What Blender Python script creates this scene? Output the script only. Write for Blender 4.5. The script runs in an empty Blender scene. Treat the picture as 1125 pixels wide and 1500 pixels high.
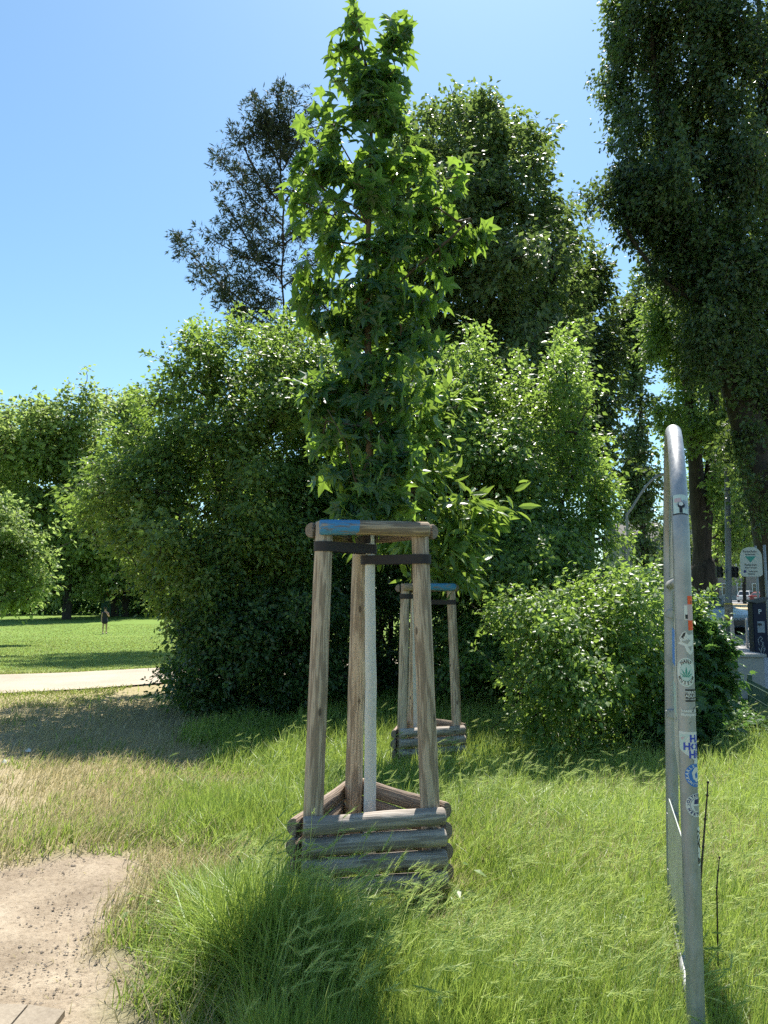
import bpy, bmesh, math, random
import numpy as np
from mathutils import Vector, Matrix, Quaternion

SC = bpy.context.scene
COL = SC.collection
PI = math.pi

# ------------------------------------------------------------------ camera, world, sun, exposure
F = 1094.0; PITCH = math.radians(6.05); CAMZ = 1.6
cam_d = bpy.data.cameras.new("camera"); cam = bpy.data.objects.new("camera", cam_d); COL.objects.link(cam)
cam.location = (0, 0, CAMZ); cam.rotation_euler = (PI/2 + PITCH, 0, 0)
cam_d.sensor_fit = 'HORIZONTAL'; cam_d.sensor_width = 36; cam_d.lens = F/1125*36
cam_d.clip_start = 0.05; cam_d.clip_end = 3000
SC.camera = cam

SUN_AZ = math.radians(12)      # to the right of straight ahead
SUN_EL = math.radians(61)
w = bpy.data.worlds.new("World"); SC.world = w; w.use_nodes = True
nt = w.node_tree; nt.nodes.clear()
sky = nt.nodes.new('ShaderNodeTexSky'); sky.sky_type = 'NISHITA'; sky.sun_disc = False
sky.sun_elevation = SUN_EL; sky.sun_rotation = SUN_AZ
sky.altitude = 0; sky.air_density = 1.0; sky.dust_density = 0.5; sky.ozone_density = 0.7
bg = nt.nodes.new('ShaderNodeBackground'); bg.inputs['Strength'].default_value = 0.092
wo = nt.nodes.new('ShaderNodeOutputWorld')
tn = nt.nodes.new('ShaderNodeMix'); tn.data_type = 'RGBA'; tn.blend_type = 'MULTIPLY'; tn.inputs[0].default_value = 1; tn.inputs[7].default_value = (0.76, 0.965, 1.0, 1)
nt.links.new(sky.outputs[0], tn.inputs[6]); nt.links.new(tn.outputs[2], bg.inputs[0]); nt.links.new(bg.outputs[0], wo.inputs[0])

sd = bpy.data.lights.new("sun", 'SUN'); sd.energy = 5.0; sd.angle = math.radians(0.5); sd.color = (1.0, 0.95, 0.86)
sun = bpy.data.objects.new("sun", sd); COL.objects.link(sun)
to_sun = Vector((math.sin(SUN_AZ)*math.cos(SUN_EL), math.cos(SUN_AZ)*math.cos(SUN_EL), math.sin(SUN_EL)))
sun.rotation_euler = to_sun.to_track_quat('Z', 'Y').to_euler(); sun.location = (10, 10, 30)

SC.view_settings.view_transform = 'Standard'; SC.view_settings.look = 'None'
SC.view_settings.exposure = 1.12; SC.view_settings.gamma = 1; SC.view_settings.use_curve_mapping = False
try:
    SC.cycles.max_bounces = 6; SC.cycles.diffuse_bounces = 3; SC.cycles.transmission_bounces = 6
    SC.cycles.transparent_max_bounces = 6; SC.cycles.caustics_reflective = False; SC.cycles.caustics_refractive = False
    SC.cycles.use_adaptive_sampling = True; SC.cycles.adaptive_threshold = 0.02
    SC.cycles.use_denoising = False
except Exception: pass

# ------------------------------------------------------------------ measuring helpers
CP, SP = math.cos(PITCH), math.sin(PITCH)
def ray(px, py):
    v = py - 750.0
    return (px - 562.5, F*CP + v*SP, F*SP - v*CP)
def at(px, py, Y):
    r = ray(px, py); k = Y/r[1]
    return Vector((r[0]*k, Y, CAMZ + r[2]*k))

def sst(t):
    t = np.clip(t, 0, 1); return t*t*(3-2*t)
def gz(x, y):
    """height of the terrain: falls away gently beyond the first tree guard, and further towards the park lawn"""
    x = np.asarray(x, float); y = np.asarray(y, float)
    wr = 1 - sst((x-1.5)/3.5)*0.75
    wl = 1 - sst((x+0.0 - 0.02*y)/6.0)
    return -0.30*sst((y-4.2)/4.4)*wr*(1 - sst((y-14)/4)*(1-wl)) - 0.72*sst((y-14)/33)*wl + 0.0
def g1(x, y): return float(gz(x, y))
def atg(px, py):
    """point of the terrain seen at a pixel"""
    Y = 3.0
    for _ in range(60):
        p = at(px, py, Y); d = p.z - g1(p.x, p.y)
        r = ray(px, py); s = -r[2]/r[1]
        Y += d/max(s, 0.004)*0.6
        Y = min(max(Y, 0.5), 400)
    p = at(px, py, Y); return Vector((p.x, p.y, g1(p.x, p.y)))

def h2(ix, iy, seed):
    n = (ix.astype(np.int64)*374761393 + iy.astype(np.int64)*668265263 + seed*974711) & 0x7fffffff
    n = ((n ^ (n >> 13))*1274126177) & 0x7fffffff
    return ((n ^ (n >> 16)) & 0xffff)/65535.0
def vnoise(x, y, seed=0):
    x = np.asarray(x, float); y = np.asarray(y, float)
    ix = np.floor(x); iy = np.floor(y); fx = x-ix; fy = y-iy
    fx = fx*fx*(3-2*fx); fy = fy*fy*(3-2*fy)
    ix = ix.astype(np.int64); iy = iy.astype(np.int64)
    a = h2(ix, iy, seed); b = h2(ix+1, iy, seed); c = h2(ix, iy+1, seed); d = h2(ix+1, iy+1, seed)
    return (a*(1-fx)+b*fx)*(1-fy) + (c*(1-fx)+d*fx)*fy
def fbm(x, y, seed=0, o=3):
    s = 0; a = 0.5; t = 0
    for k in range(o):
        s = s + a*vnoise(np.asarray(x)*2**k, np.asarray(y)*2**k, seed+k*17); t += a; a *= 0.5
    return s/t
def inpoly(x, y, poly):
    x = np.asarray(x); y = np.asarray(y); r = np.zeros(x.shape, bool)
    n = len(poly)
    for i in range(n):
        x1, y1 = poly[i]; x2, y2 = poly[(i+1) % n]
        c = ((y1 > y) != (y2 > y)) & (x < (x2-x1)*(y-y1)/((y2-y1) + 1e-12) + x1)
        r ^= c
    return r
def polydist(x, y, poly, closed=True):
    x = np.asarray(x, float); y = np.asarray(y, float); d = np.full(x.shape, 1e9)
    n = len(poly)
    for i in range(n if closed else n-1):
        x1, y1 = poly[i]; x2, y2 = poly[(i+1) % n]
        dx, dy = x2-x1, y2-y1; L = dx*dx+dy*dy+1e-12
        t = np.clip(((x-x1)*dx+(y-y1)*dy)/L, 0, 1)
        d = np.minimum(d, np.hypot(x-x1-t*dx, y-y1-t*dy))
    return d

# ------------------------------------------------------------------ naming, parenting
def tag(o, label=None, cat=None, group=None, kind=None):
    if label: o['label'] = label
    if cat: o['category'] = cat
    if group: o['group'] = group
    if kind: o['kind'] = kind
    return o
def empty(name, loc=(0, 0, 0), rz=0.0):
    o = bpy.data.objects.new(name, None); COL.objects.link(o); o.location = loc; o.rotation_euler = (0, 0, rz)
    o.empty_display_size = 0.2; return o
def link(name, me, parent=None, mats=()):
    o = bpy.data.objects.new(name, me); COL.objects.link(o)
    if parent is not None: o.parent = parent
    for m in mats:
        if me.materials.find(m.name) < 0: me.materials.append(m)
    return o
def copy_tree(o, parent=None):
    c = o.copy(); COL.objects.link(c); c.parent = parent
    for ch in list(o.children): copy_tree(ch, c)
    return c

# ------------------------------------------------------------------ mesh helpers
def np_mesh(name, verts, tris=None, quads=None, tint=None, smooth=False, uv2=None):
    me = bpy.data.meshes.new(name)
    verts = np.asarray(verts, np.float32).reshape(-1, 3)
    me.vertices.add(len(verts)); me.vertices.foreach_set('co', verts.ravel())
    li = []; tot = []
    if quads is not None and len(quads):
        q = np.asarray(quads, np.int32).reshape(-1, 4); li.append(q.ravel()); tot.append(np.full(len(q), 4, np.int32))
    if tris is not None and len(tris):
        t = np.asarray(tris, np.int32).reshape(-1, 3); li.append(t.ravel()); tot.append(np.full(len(t), 3, np.int32))
    li = np.concatenate(li); tot = np.concatenate(tot)
    me.loops.add(len(li)); me.loops.foreach_set('vertex_index', li)
    me.polygons.add(len(tot)); st = np.concatenate([[0], np.cumsum(tot)[:-1]]).astype(np.int32)
    me.polygons.foreach_set('loop_start', st); me.polygons.foreach_set('loop_total', tot)
    me.polygons.foreach_set('use_smooth', np.full(len(tot), bool(smooth)))
    me.update(calc_edges=True)
    if tint is not None:
        a = me.attributes.new('tint', 'FLOAT', 'POINT'); a.data.foreach_set('value', np.asarray(tint, np.float32))
    if uv2 is not None:
        a = me.attributes.new('mask', 'FLOAT_COLOR', 'POINT'); a.data.foreach_set('color', np.asarray(uv2, np.float32).ravel())
    return me

class MB:
    """collects shapes into one mesh"""
    def __init__(s): s.v = []; s.f = []; s.sm = []
    def add(s, verts, faces, smooth=False):
        b = len(s.v); s.v += [tuple(v) for v in verts]; s.f += [tuple(b+i for i in f) for f in faces]; s.sm += [smooth]*len(faces)
    def box(s, c, size, rot=None, bev=0.0):
        hx, hy, hz = [a/2 for a in size]
        bm = bmesh.new(); bmesh.ops.create_cube(bm, size=1)
        for v in bm.verts: v.co = Vector((v.co.x*size[0], v.co.y*size[1], v.co.z*size[2]))
        if bev > 0: bmesh.ops.bevel(bm, geom=list(bm.edges), offset=bev, segments=2, affect='EDGES')
        M = Matrix.Translation(Vector(c)) @ (rot.to_matrix().to_4x4() if rot is not None else Matrix.Identity(4))
        bm.verts.index_update()
        s.add([M @ v.co for v in bm.verts], [[v.index for v in f.verts] for f in bm.faces]); bm.free()
    def tube(s, pts, r, n=12, cap=True, smooth=True):
        pts = [Vector(p) for p in pts]
        rr = r if isinstance(r, (list, tuple)) else [r]*len(pts)
        V = []; Fc = []
        t0 = (pts[1]-pts[0]).normalized()
        u = t0.orthogonal().normalized()
        for i, p in enumerate(pts):
            if i == 0: t = t0
            elif i == len(pts)-1: t = (pts[i]-pts[i-1]).normalized()
            else: t = ((pts[i+1]-pts[i]).normalized() + (pts[i]-pts[i-1]).normalized()).normalized()
            u = (u - t*u.dot(t)).normalized(); w_ = t.cross(u)
            for k in range(n):
                a = 2*PI*k/n; V.append(p + (u*math.cos(a) + w_*math.sin(a))*rr[i])
        for i in range(len(pts)-1):
            for k in range(n):
                a = i*n+k; b = i*n+(k+1) % n
                Fc.append((a, b, b+n, a+n))
        b0 = len(s.v); s.add(V, Fc, smooth)
        if cap:
            s.f.append(tuple(b0+k for k in reversed(range(n)))); s.sm.append(False)
            e = b0+(len(pts)-1)*n; s.f.append(tuple(e+k for k in range(n))); s.sm.append(False)
    def prism(s, prof, a, b, axis='y'):
        """polygon prof in two axes extruded from a to b along the third"""
        n = len(prof)
        def mk(p, t):
            return (p[0], t, p[1]) if axis == 'y' else ((t, p[0], p[1]) if axis == 'x' else (p[0], p[1], t))
        V = [mk(p, a) for p in prof] + [mk(p, b) for p in prof]
        Fc = [(i, (i+1) % n, (i+1) % n+n, i+n) for i in range(n)] + [tuple(reversed(range(n))), tuple(range(n, 2*n))]
        s.add(V, Fc)
    def build(s, name, mat, parent=None, loc=None, rot=None):
        me = bpy.data.meshes.new(name); me.from_pydata(s.v, [], s.f); me.update()
        bm = bmesh.new(); bm.from_mesh(me); bmesh.ops.recalc_face_normals(bm, faces=list(bm.faces)); bm.to_mesh(me); bm.free()
        if len(me.polygons) == len(s.sm): me.polygons.foreach_set('use_smooth', s.sm)
        mats = mat if isinstance(mat, (list, tuple)) else [mat]
        for m in mats: me.materials.append(m)
        o = bpy.data.objects.new(name, me); COL.objects.link(o)
        if parent is not None: o.parent = parent
        if loc is not None: o.location = loc
        if rot is not None:
            o.rotation_mode = 'QUATERNION'; o.rotation_quaternion = rot
        return o

# ------------------------------------------------------------------ materials
def newmat(name):
    m = bpy.data.materials.new(name); m.use_nodes = True; nt = m.node_tree; nt.nodes.clear()
    out = nt.nodes.new('ShaderNodeOutputMaterial'); return m, nt, out
def L(nt, a, b): nt.links.new(a, b)
def ramp(nt, stops, fac=None):
    r = nt.nodes.new('ShaderNodeValToRGB'); cr = r.color_ramp
    while len(cr.elements) < len(stops): cr.elements.new(0.5)
    for e, (p, c) in zip(cr.elements, stops):
        e.position = p; e.color = (c[0], c[1], c[2], 1)
    if fac is not None: L(nt, fac, r.inputs[0])
    return r
def noise(nt, scale, detail=4, rough=0.55, vec=None, dist=0.0):
    n = nt.nodes.new('ShaderNodeTexNoise'); n.inputs['Scale'].default_value = scale
    n.inputs['Detail'].default_value = detail; n.inputs['Roughness'].default_value = rough
    n.inputs['Distortion'].default_value = dist
    if vec is not None: L(nt, vec, n.inputs['Vector'])
    return n
def mapping(nt, src, scale=(1, 1, 1), loc=(0, 0, 0), rot=(0, 0, 0)):
    m = nt.nodes.new('ShaderNodeMapping'); m.inputs['Scale'].default_value = scale
    m.inputs['Location'].default_value = loc; m.inputs['Rotation'].default_value = rot
    L(nt, src, m.inputs['Vector']); return m
def mixc(nt, fac, a, b, mode='MIX'):
    m = nt.nodes.new('ShaderNodeMix'); m.data_type = 'RGBA'; m.blend_type = mode
    if isinstance(fac, (int, float)): m.inputs[0].default_value = fac
    else: L(nt, fac, m.inputs[0])
    for k, c in ((6, a), (7, b)):
        if isinstance(c, (tuple, list)): m.inputs[k].default_value = (c[0], c[1], c[2], 1)
        else: L(nt, c, m.inputs[k])
    return m.outputs[2]
def mathn(nt, op, a, b=0.0, clamp=False):
    m = nt.nodes.new('ShaderNodeMath'); m.operation = op; m.use_clamp = clamp
    for k, c in ((0, a), (1, b)):
        if isinstance(c, (int, float)): m.inputs[k].default_value = c
        else: L(nt, c, m.inputs[k])
    return m.outputs[0]
def bump(nt, h, strength=0.4, dist=0.01):
    b = nt.nodes.new('ShaderNodeBump'); b.inputs['Strength'].default_value = strength
    b.inputs['Distance'].default_value = dist; L(nt, h, b.inputs['Height']); return b

def leaf_mat(name, dark, light, trans, tr=0.4, rough=0.45, spec=0.3, deep=None):
    """leaf blade: colour varies from leaf to leaf, light passes through it"""
    m, nt, out = newmat(name)
    at_ = nt.nodes.new('ShaderNodeAttribute'); at_.attribute_name = 'tint'
    r = ramp(nt, [(0.0, deep or dark), (0.35, dark), (1.0, light)], at_.outputs['Fac'])
    p = nt.nodes.new('ShaderNodeBsdfPrincipled'); L(nt, r.outputs[0], p.inputs['Base Color'])
    p.inputs['Roughness'].default_value = rough; p.inputs['Specular IOR Level'].default_value = spec
    t = nt.nodes.new('ShaderNodeBsdfTranslucent')
    tc = mixc(nt, at_.outputs['Fac'], tuple(c*0.7 for c in trans), trans); L(nt, tc, t.inputs['Color'])
    mx = nt.nodes.new('ShaderNodeMixShader'); mx.inputs[0].default_value = tr
    L(nt, p.outputs[0], mx.inputs[1]); L(nt, t.outputs[0], mx.inputs[2]); L(nt, mx.outputs[0], out.inputs[0])
    return m

def flat_mat(name, col, rough=0.6, metal=0.0, spec=0.5, var=0.12, scale=30, bmp=0.0):
    m, nt, out = newmat(name)
    p = nt.nodes.new('ShaderNodeBsdfPrincipled'); tc = nt.nodes.new('ShaderNodeTexCoord')
    n = noise(nt, scale, 5, 0.6, tc.outputs['Object'])
    r = ramp(nt, [(0.25, [c*(1-var) for c in col]), (0.75, [min(1, c*(1+var)) for c in col])], n.outputs[0])
    L(nt, r.outputs[0], p.inputs['Base Color'])
    p.inputs['Roughness'].default_value = rough; p.inputs['Metallic'].default_value = metal
    p.inputs['Specular IOR Level'].default_value = spec
    if bmp: L(nt, bump(nt, n.outputs[0], bmp, 0.005).outputs[0], p.inputs['Normal'])
    L(nt, p.outputs[0], out.inputs[0]); return m

def wood_mat(name, c1, c2, grain=1.0, knots=True, greyness=0.38, paint=None, pz=None, rnd=True):
    """weathered round timber with its grain along local Z; optional painted end (paint colour, z range)"""
    m, nt, out = newmat(name)
    tc = nt.nodes.new('ShaderNodeTexCoord'); oi = nt.nodes.new('ShaderNodeObjectInfo')
    off = nt.nodes.new('ShaderNodeVectorMath'); off.operation = 'ADD'
    cmb = nt.nodes.new('ShaderNodeCombineXYZ'); L(nt, oi.outputs['Random'], cmb.inputs[2])
    sc = nt.nodes.new('ShaderNodeVectorMath'); sc.operation = 'SCALE'; sc.inputs['Scale'].default_value = 9.0
    L(nt, cmb.outputs[0], sc.inputs[0]); L(nt, tc.outputs['Object'], off.inputs[0]); L(nt, sc.outputs[0], off.inputs[1])
    mp = mapping(nt, off.outputs[0], (1, 1, 0.075))
    warp = noise(nt, 6, 2, 0.5, mapping(nt, off.outputs[0], (1, 1, 0.35)).outputs[0])
    wv = nt.nodes.new('ShaderNodeTexWave'); wv.wave_type = 'RINGS'; wv.rings_direction = 'Z'
    wv.inputs['Scale'].default_value = 30*grain; wv.inputs['Distortion'].default_value = 9.0
    wv.inputs['Detail'].default_value = 3; wv.inputs['Detail Scale'].default_value = 1.6
    L(nt, mp.outputs[0], wv.inputs['Vector'])
    fine = noise(nt, 160, 5, 0.7, mapping(nt, off.outputs[0], (1, 1, 0.03)).outputs[0])
    big = noise(nt, 3.5, 3, 0.5, off.outputs[0])
    a = mathn(nt, 'ADD', mathn(nt, 'MULTIPLY', wv.outputs['Fac'], 0.45), mathn(nt, 'MULTIPLY', fine.outputs[0], 0.55))
    base = ramp(nt, [(0.20, [c*0.66 for c in c1]), (0.40, c1), (0.68, c2)], a)
    grey = mixc(nt, mathn(nt, 'MULTIPLY', big.outputs[0], greyness), base.outputs[0], (0.36, 0.33, 0.29))
    if knots:
        vo = nt.nodes.new('ShaderNodeTexVoronoi'); vo.inputs['Scale'].default_value = 11; vo.inputs['Randomness'].default_value = 1
        L(nt, mapping(nt, off.outputs[0], (1, 1, 0.45)).outputs[0], vo.inputs['Vector'])
        kr = ramp(nt, [(0.0, (1, 1, 1)), (0.08, (1, 1, 1)), (0.13, (0, 0, 0))], vo.outputs['Distance'])
        grey = mixc(nt, mathn(nt, 'MULTIPLY', kr.outputs[0], 0.75), grey, (0.05, 0.035, 0.025))
    crk = noise(nt, 70, 3, 0.5, mapping(nt, off.outputs[0], (1, 1, 0.018)).outputs[0])
    cr = ramp(nt, [(0.25, (0, 0, 0)), (0.31, (1, 1, 1))], crk.outputs[0])
    grey = mixc(nt, cr.outputs[0], (0.06, 0.045, 0.035), grey)
    if paint:
        sx = nt.nodes.new('ShaderNodeSeparateXYZ'); L(nt, tc.outputs['Object'], sx.inputs[0])
        ed = mathn(nt, 'ADD', sx.outputs[2], mathn(nt, 'MULTIPLY', mathn(nt, 'SUBTRACT', warp.outputs[0], 0.5), 0.30))
        lo = mathn(nt, 'GREATER_THAN', ed, pz[0]); hi = mathn(nt, 'LESS_THAN', ed, pz[1])
        wear = ramp(nt, [(0.36, (0.1, 0.1, 0.1)), (0.50, (1, 1, 1))], noise(nt, 60, 4, 0.7, mapping(nt, off.outputs[0], (1, 1, .2)).outputs[0]).outputs[0])
        f = mathn(nt, 'MULTIPLY', mathn(nt, 'MULTIPLY', lo, hi), wear.outputs[0])
        grey = mixc(nt, f, grey, paint)
    p = nt.nodes.new('ShaderNodeBsdfPrincipled'); L(nt, grey, p.inputs['Base Color'])
    p.inputs['Roughness'].default_value = 0.8; p.inputs['Specular IOR Level'].default_value = 0.25
    hgt = mathn(nt, 'ADD', a, mathn(nt, 'MULTIPLY', cr.outputs[0], 0.8))
    L(nt, bump(nt, hgt, 0.55, 0.004).outputs[0], p.inputs['Normal']); L(nt, p.outputs[0], out.inputs[0])
    return m

def bark_mat(name, c1, c2, scale=9, white=None, zsplit=None, bmp=0.7):
    m, nt, out = newmat(name)
    tc = nt.nodes.new('ShaderNodeTexCoord')
    mp = mapping(nt, tc.outputs['Object'], (1, 1, 0.22))
    n = noise(nt, scale, 6, 0.65, mp.outputs[0], 0.6)
    r = ramp(nt, [(0.3, c1), (0.7, c2)], n.outputs[0]); col = r.outputs[0]; h = n.outputs[0]
    if white:
        n2 = noise(nt, 55, 5, 0.7, mapping(nt, tc.outputs['Object'], (1, 1, .5)).outputs[0])
        wr = ramp(nt, [(0.26, [c*0.6 for c in white]), (0.36, [c*.93 for c in white]), (0.62, white)], n2.outputs[0])
        sx = nt.nodes.new('ShaderNodeSeparateXYZ'); L(nt, tc.outputs['Object'], sx.inputs[0])
        f = mathn(nt, 'LESS_THAN', mathn(nt, 'ADD', sx.outputs[2], mathn(nt, 'MULTIPLY', n2.outputs[0], 0.05)), zsplit)
        col = mixc(nt, f, col, wr.outputs[0]); h = n2.outputs[0]
    p = nt.nodes.new('ShaderNodeBsdfPrincipled'); L(nt, col, p.inputs['Base Color'])
    p.inputs['Roughness'].default_value = 0.85; p.inputs['Specular IOR Level'].default_value = 0.2
    L(nt, bump(nt, h, bmp, 0.012).outputs[0], p.inputs['Normal']); L(nt, p.outputs[0], out.inputs[0]); return m

M = {}
M['leaf_star'] = leaf_mat('sapling leaf', (0.034, 0.095, 0.042), (0.085, 0.17, 0.07), (0.33, 0.52, 0.06), 0.44, 0.33, 0.55)
M['leaf_lance'] = leaf_mat('long leaf', (0.060, 0.13, 0.03), (0.16, 0.26, 0.06), (0.34, 0.50, 0.07), 0.42, 0.38, 0.5)
M['leaf_hazel'] = leaf_mat('shrub leaf yellow green', (0.058, 0.12, 0.028), (0.19, 0.265, 0.08), (0.34, 0.50, 0.08), 0.45, 0.40, 0.45)
M['leaf_dark'] = leaf_mat('shrub leaf dark', (0.034, 0.078, 0.026), (0.10, 0.17, 0.05), (0.20, 0.36, 0.06), 0.40, 0.36, 0.5)
M['leaf_mid'] = leaf_mat('broad tree leaf', (0.05, 0.09, 0.03), (0.15, 0.19, 0.075), (0.26, 0.38, 0.08), 0.40, 0.40, 0.45)
M['leaf_bright'] = leaf_mat('bright shrub leaf', (0.06, 0.13, 0.03), (0.20, 0.285, 0.09), (0.37, 0.55, 0.09), 0.46, 0.38, 0.5)
M['leaf_poplar'] = leaf_mat('poplar leaf', (0.034, 0.068, 0.028), (0.095, 0.14, 0.05), (0.22, 0.33, 0.06), 0.36, 0.36, 0.45)
M['leaf_conifer'] = leaf_mat('conifer tuft', (0.035, 0.052, 0.034), (0.075, 0.10, 0.06), (0.07, 0.10, 0.04), 0.2, 0.6, 0.2)
M['leaf_maple'] = leaf_mat('young maple leaf', (0.042, 0.10, 0.036), (0.10, 0.18, 0.06), (0.20, 0.38, 0.07), 0.40, 0.38, 0.5)
M['leaf_far'] = leaf_mat('far tree leaf', (0.10, 0.16, 0.05), (0.27, 0.33, 0.12), (0.44, 0.58, 0.15), 0.5, 0.5, 0.25)
M['grass'] = leaf_mat('grass blade', (0.16, 0.28, 0.04), (0.46, 0.51, 0.18), (0.46, 0.60, 0.11), 0.45, 0.40, 0.4, deep=(0.06, 0.13, 0.026))
M['grass_dry'] = leaf_mat('dry grass blade', (0.34, 0.30, 0.14), (0.64, 0.54, 0.33), (0.55, 0.49, 0.26), 0.4, 0.6, 0.2)
M['ear'] = leaf_mat('grass ear', (0.32, 0.44, 0.13), (0.60, 0.64, 0.28), (0.62, 0.72, 0.24), 0.5, 0.5, 0.3)
M['lawn'] = leaf_mat('lawn blade', (0.19, 0.24, 0.055), (0.36, 0.38, 0.14), (0.34, 0.40, 0.09), 0.4, 0.5, 0.2)
M['bark'] = bark_mat('bark brown', (0.035, 0.028, 0.02), (0.12, 0.095, 0.07))
M['bark_dark'] = bark_mat('bark dark', (0.018, 0.015, 0.012), (0.07, 0.058, 0.045), 6)
M['bark_grey'] = bark_mat('bark grey', (0.022, 0.019, 0.016), (0.09, 0.078, 0.062), 4, bmp=1.0)
M['bark_young'] = bark_mat('whitewashed young trunk', (0.07, 0.05, 0.03), (0.18, 0.13, 0.085), 14, (0.72, 0.70, 0.64), 2.08)
M['bark_young2'] = bark_mat('whitewashed young trunk of the second tree', (0.06, 0.045, 0.03), (0.15, 0.11, 0.075), 14, (0.60, 0.58, 0.51), 1.9)
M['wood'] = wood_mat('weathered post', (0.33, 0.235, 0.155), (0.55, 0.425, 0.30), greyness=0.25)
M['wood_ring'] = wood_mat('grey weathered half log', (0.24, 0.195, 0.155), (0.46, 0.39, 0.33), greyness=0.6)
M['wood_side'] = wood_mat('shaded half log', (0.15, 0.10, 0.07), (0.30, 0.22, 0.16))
M['wood_blueA'] = wood_mat('top rail painted blue at its left end', (0.20, 0.135, 0.08), (0.42, 0.31, 0.20), paint=(0.07, 0.25, 0.46), pz=(-0.30, -0.075))
M['wood_blueB'] = wood_mat('top rail painted blue at its right end', (0.20, 0.135, 0.08), (0.38, 0.29, 0.19), paint=(0.06, 0.24, 0.42), pz=(-0.02, 0.30))
M['strap'] = flat_mat('dark woven strap', (0.028, 0.022, 0.022), 0.75, bmp=0.4, scale=250)
# ------------------------------------------------------------------ leaves and wood of plants
def norm(a): return a/np.maximum(np.linalg.norm(a, axis=-1, keepdims=True), 1e-9)

def tmpl_oval(bend=0.12):
    # base, left, right, tip : folded diamond, two triangles; a bit richer: six points
    v = np.array([[0, 0, 0], [0.30, 0.36, 0.05], [0, 0.45, -0.03], [-0.30, 0.36, 0.05], [0, 1.0, -bend]], float)
    f = np.array([[0, 1, 2], [0, 2, 3], [1, 4, 2], [2, 4, 3]])
    return v, f
def tmpl_diamond():
    v = np.array([[0, 0, 0], [0.34, 0.45, 0.04], [0, 1.0, -0.06], [-0.34, 0.45, 0.04]], float)
    return v, np.array([[0, 1, 2], [0, 2, 3]])
def tmpl_lance():
    v = [[0, 0, 0]]
    for t, wd, z in ((0.22, 0.12, 0.02), (0.55, 0.145, 0.0), (0.85, 0.06, -0.06)):
        v += [[wd, t, z+0.03], [0, t, z], [-wd, t, z+0.03]]
    v += [[0, 1.0, -0.12]]
    f = [[0, 1, 2], [0, 2, 3]]
    for k in (1, 4):
        f += [[k, k+3, k+4], [k, k+4, k+1], [k+1, k+4, k+5], [k+1, k+5, k+2]]
    f += [[7, 10, 8], [8, 10, 9]]
    return np.array(v, float), np.array(f)
def tmpl_star(lobes=5, spread=60, notch=0.56):
    """palmate leaf with pointed lobes; base at origin, main lobe along +Y"""
    c = (0, 0.30, 0.0); v = [[0, 0, 0], list(c)]; rim = []
    half = (lobes-1)/2
    for k in range(lobes):
        a = math.radians((k-half)*spread); ln = 0.78 - 0.10*abs(k-half)
        if k > 0:
            an = math.radians((k-0.5-half)*spread); rim.append([c[0]+math.sin(an)*notch*0.62, c[1]+math.cos(an)*notch*0.62, 0.035])
        # lobe has shoulders then a tip
        for s, q in ((-1, 0.62), (0, 1.0), (1, 0.62)):
            aa = a + s*math.radians(spread*0.27); z = 0.02 if s else -0.16*ln
            rim.append([c[0]+math.sin(aa)*ln*q, c[1]+math.cos(aa)*ln*q, z])
    b = len(v); v += rim; f = [[1, b+i+1, b+i] for i in range(len(rim)-1)]
    f += [[1, b, 0], [1, 0, b+len(rim)-1]]
    return np.array(v, float), np.array(f)
T_OVAL, T_DIAM, T_LANCE, T_STAR = tmpl_oval(), tmpl_diamond(), tmpl_lance(), tmpl_star()
T_MAPLE = tmpl_star(5, 50, 0.7)
T_TUFT = (np.array([[0, 0, 0], [0.12, 0.5, 0.03], [0, 1, 0], [-0.12, 0.5, 0.03], [0.05, 0.2, 0.1], [0.5, 0.7, 0.25], [0.35, 0.45, 0.1], [-0.05, 0.2, -.1], [-0.5, 0.7, -0.2], [-0.35, .42, -.1]], float),
          np.array([[0, 1, 2], [0, 2, 3], [4, 6, 5], [7, 8, 9]]))

def leaf_mesh(name, pos, axis, nrm, size, tint, tmpl):
    tv, tf = tmpl; n = len(pos); k = len(tv)
    ax = norm(axis); x = norm(np.cross(ax, nrm)); z = np.cross(x, ax)
    V = pos[:, None, :] + size[:, None, None]*(tv[None, :, 0:1]*x[:, None, :] + tv[None, :, 1:2]*ax[:, None, :] + tv[None, :, 2:3]*z[:, None, :])
    Fc = (np.arange(n)*k)[:, None, None] + tf[None]
    return np_mesh(name, V.reshape(-1, 3), tris=Fc.reshape(-1, 3), tint=np.repeat(tint, k))

def tubes_mesh(name, A, B, ra, rb, sides=6):
    """one mesh of tapered segments A->B"""
    A = np.asarray(A, float); B = np.asarray(B, float); n = len(A); ra = np.asarray(ra)[:, None, None]; rb = np.asarray(rb)[:, None, None]
    t = norm(B-A); ref = np.where(np.abs(t[:, 2:3]) > 0.9, np.array([[1., 0, 0]]), np.array([[0, 0, 1.]]))
    u = norm(np.cross(ref, t)); v = np.cross(t, u)
    a = np.arange(sides)*2*PI/sides; c = np.cos(a)[None, :, None]; s = np.sin(a)[None, :, None]
    ring = u[:, None, :]*c + v[:, None, :]*s
    V = np.concatenate([A[:, None, :]+ring*ra, B[:, None, :]+ring*rb], axis=1)
    i = np.arange(sides); j = (i+1) % sides
    q = np.stack([i, j, j+sides, i+sides], 1)
    Q = (np.arange(n)*2*sides)[:, None, None] + q[None]
    return np_mesh(name, V.reshape(-1, 3), quads=Q.reshape(-1, 4), smooth=True)

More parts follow.
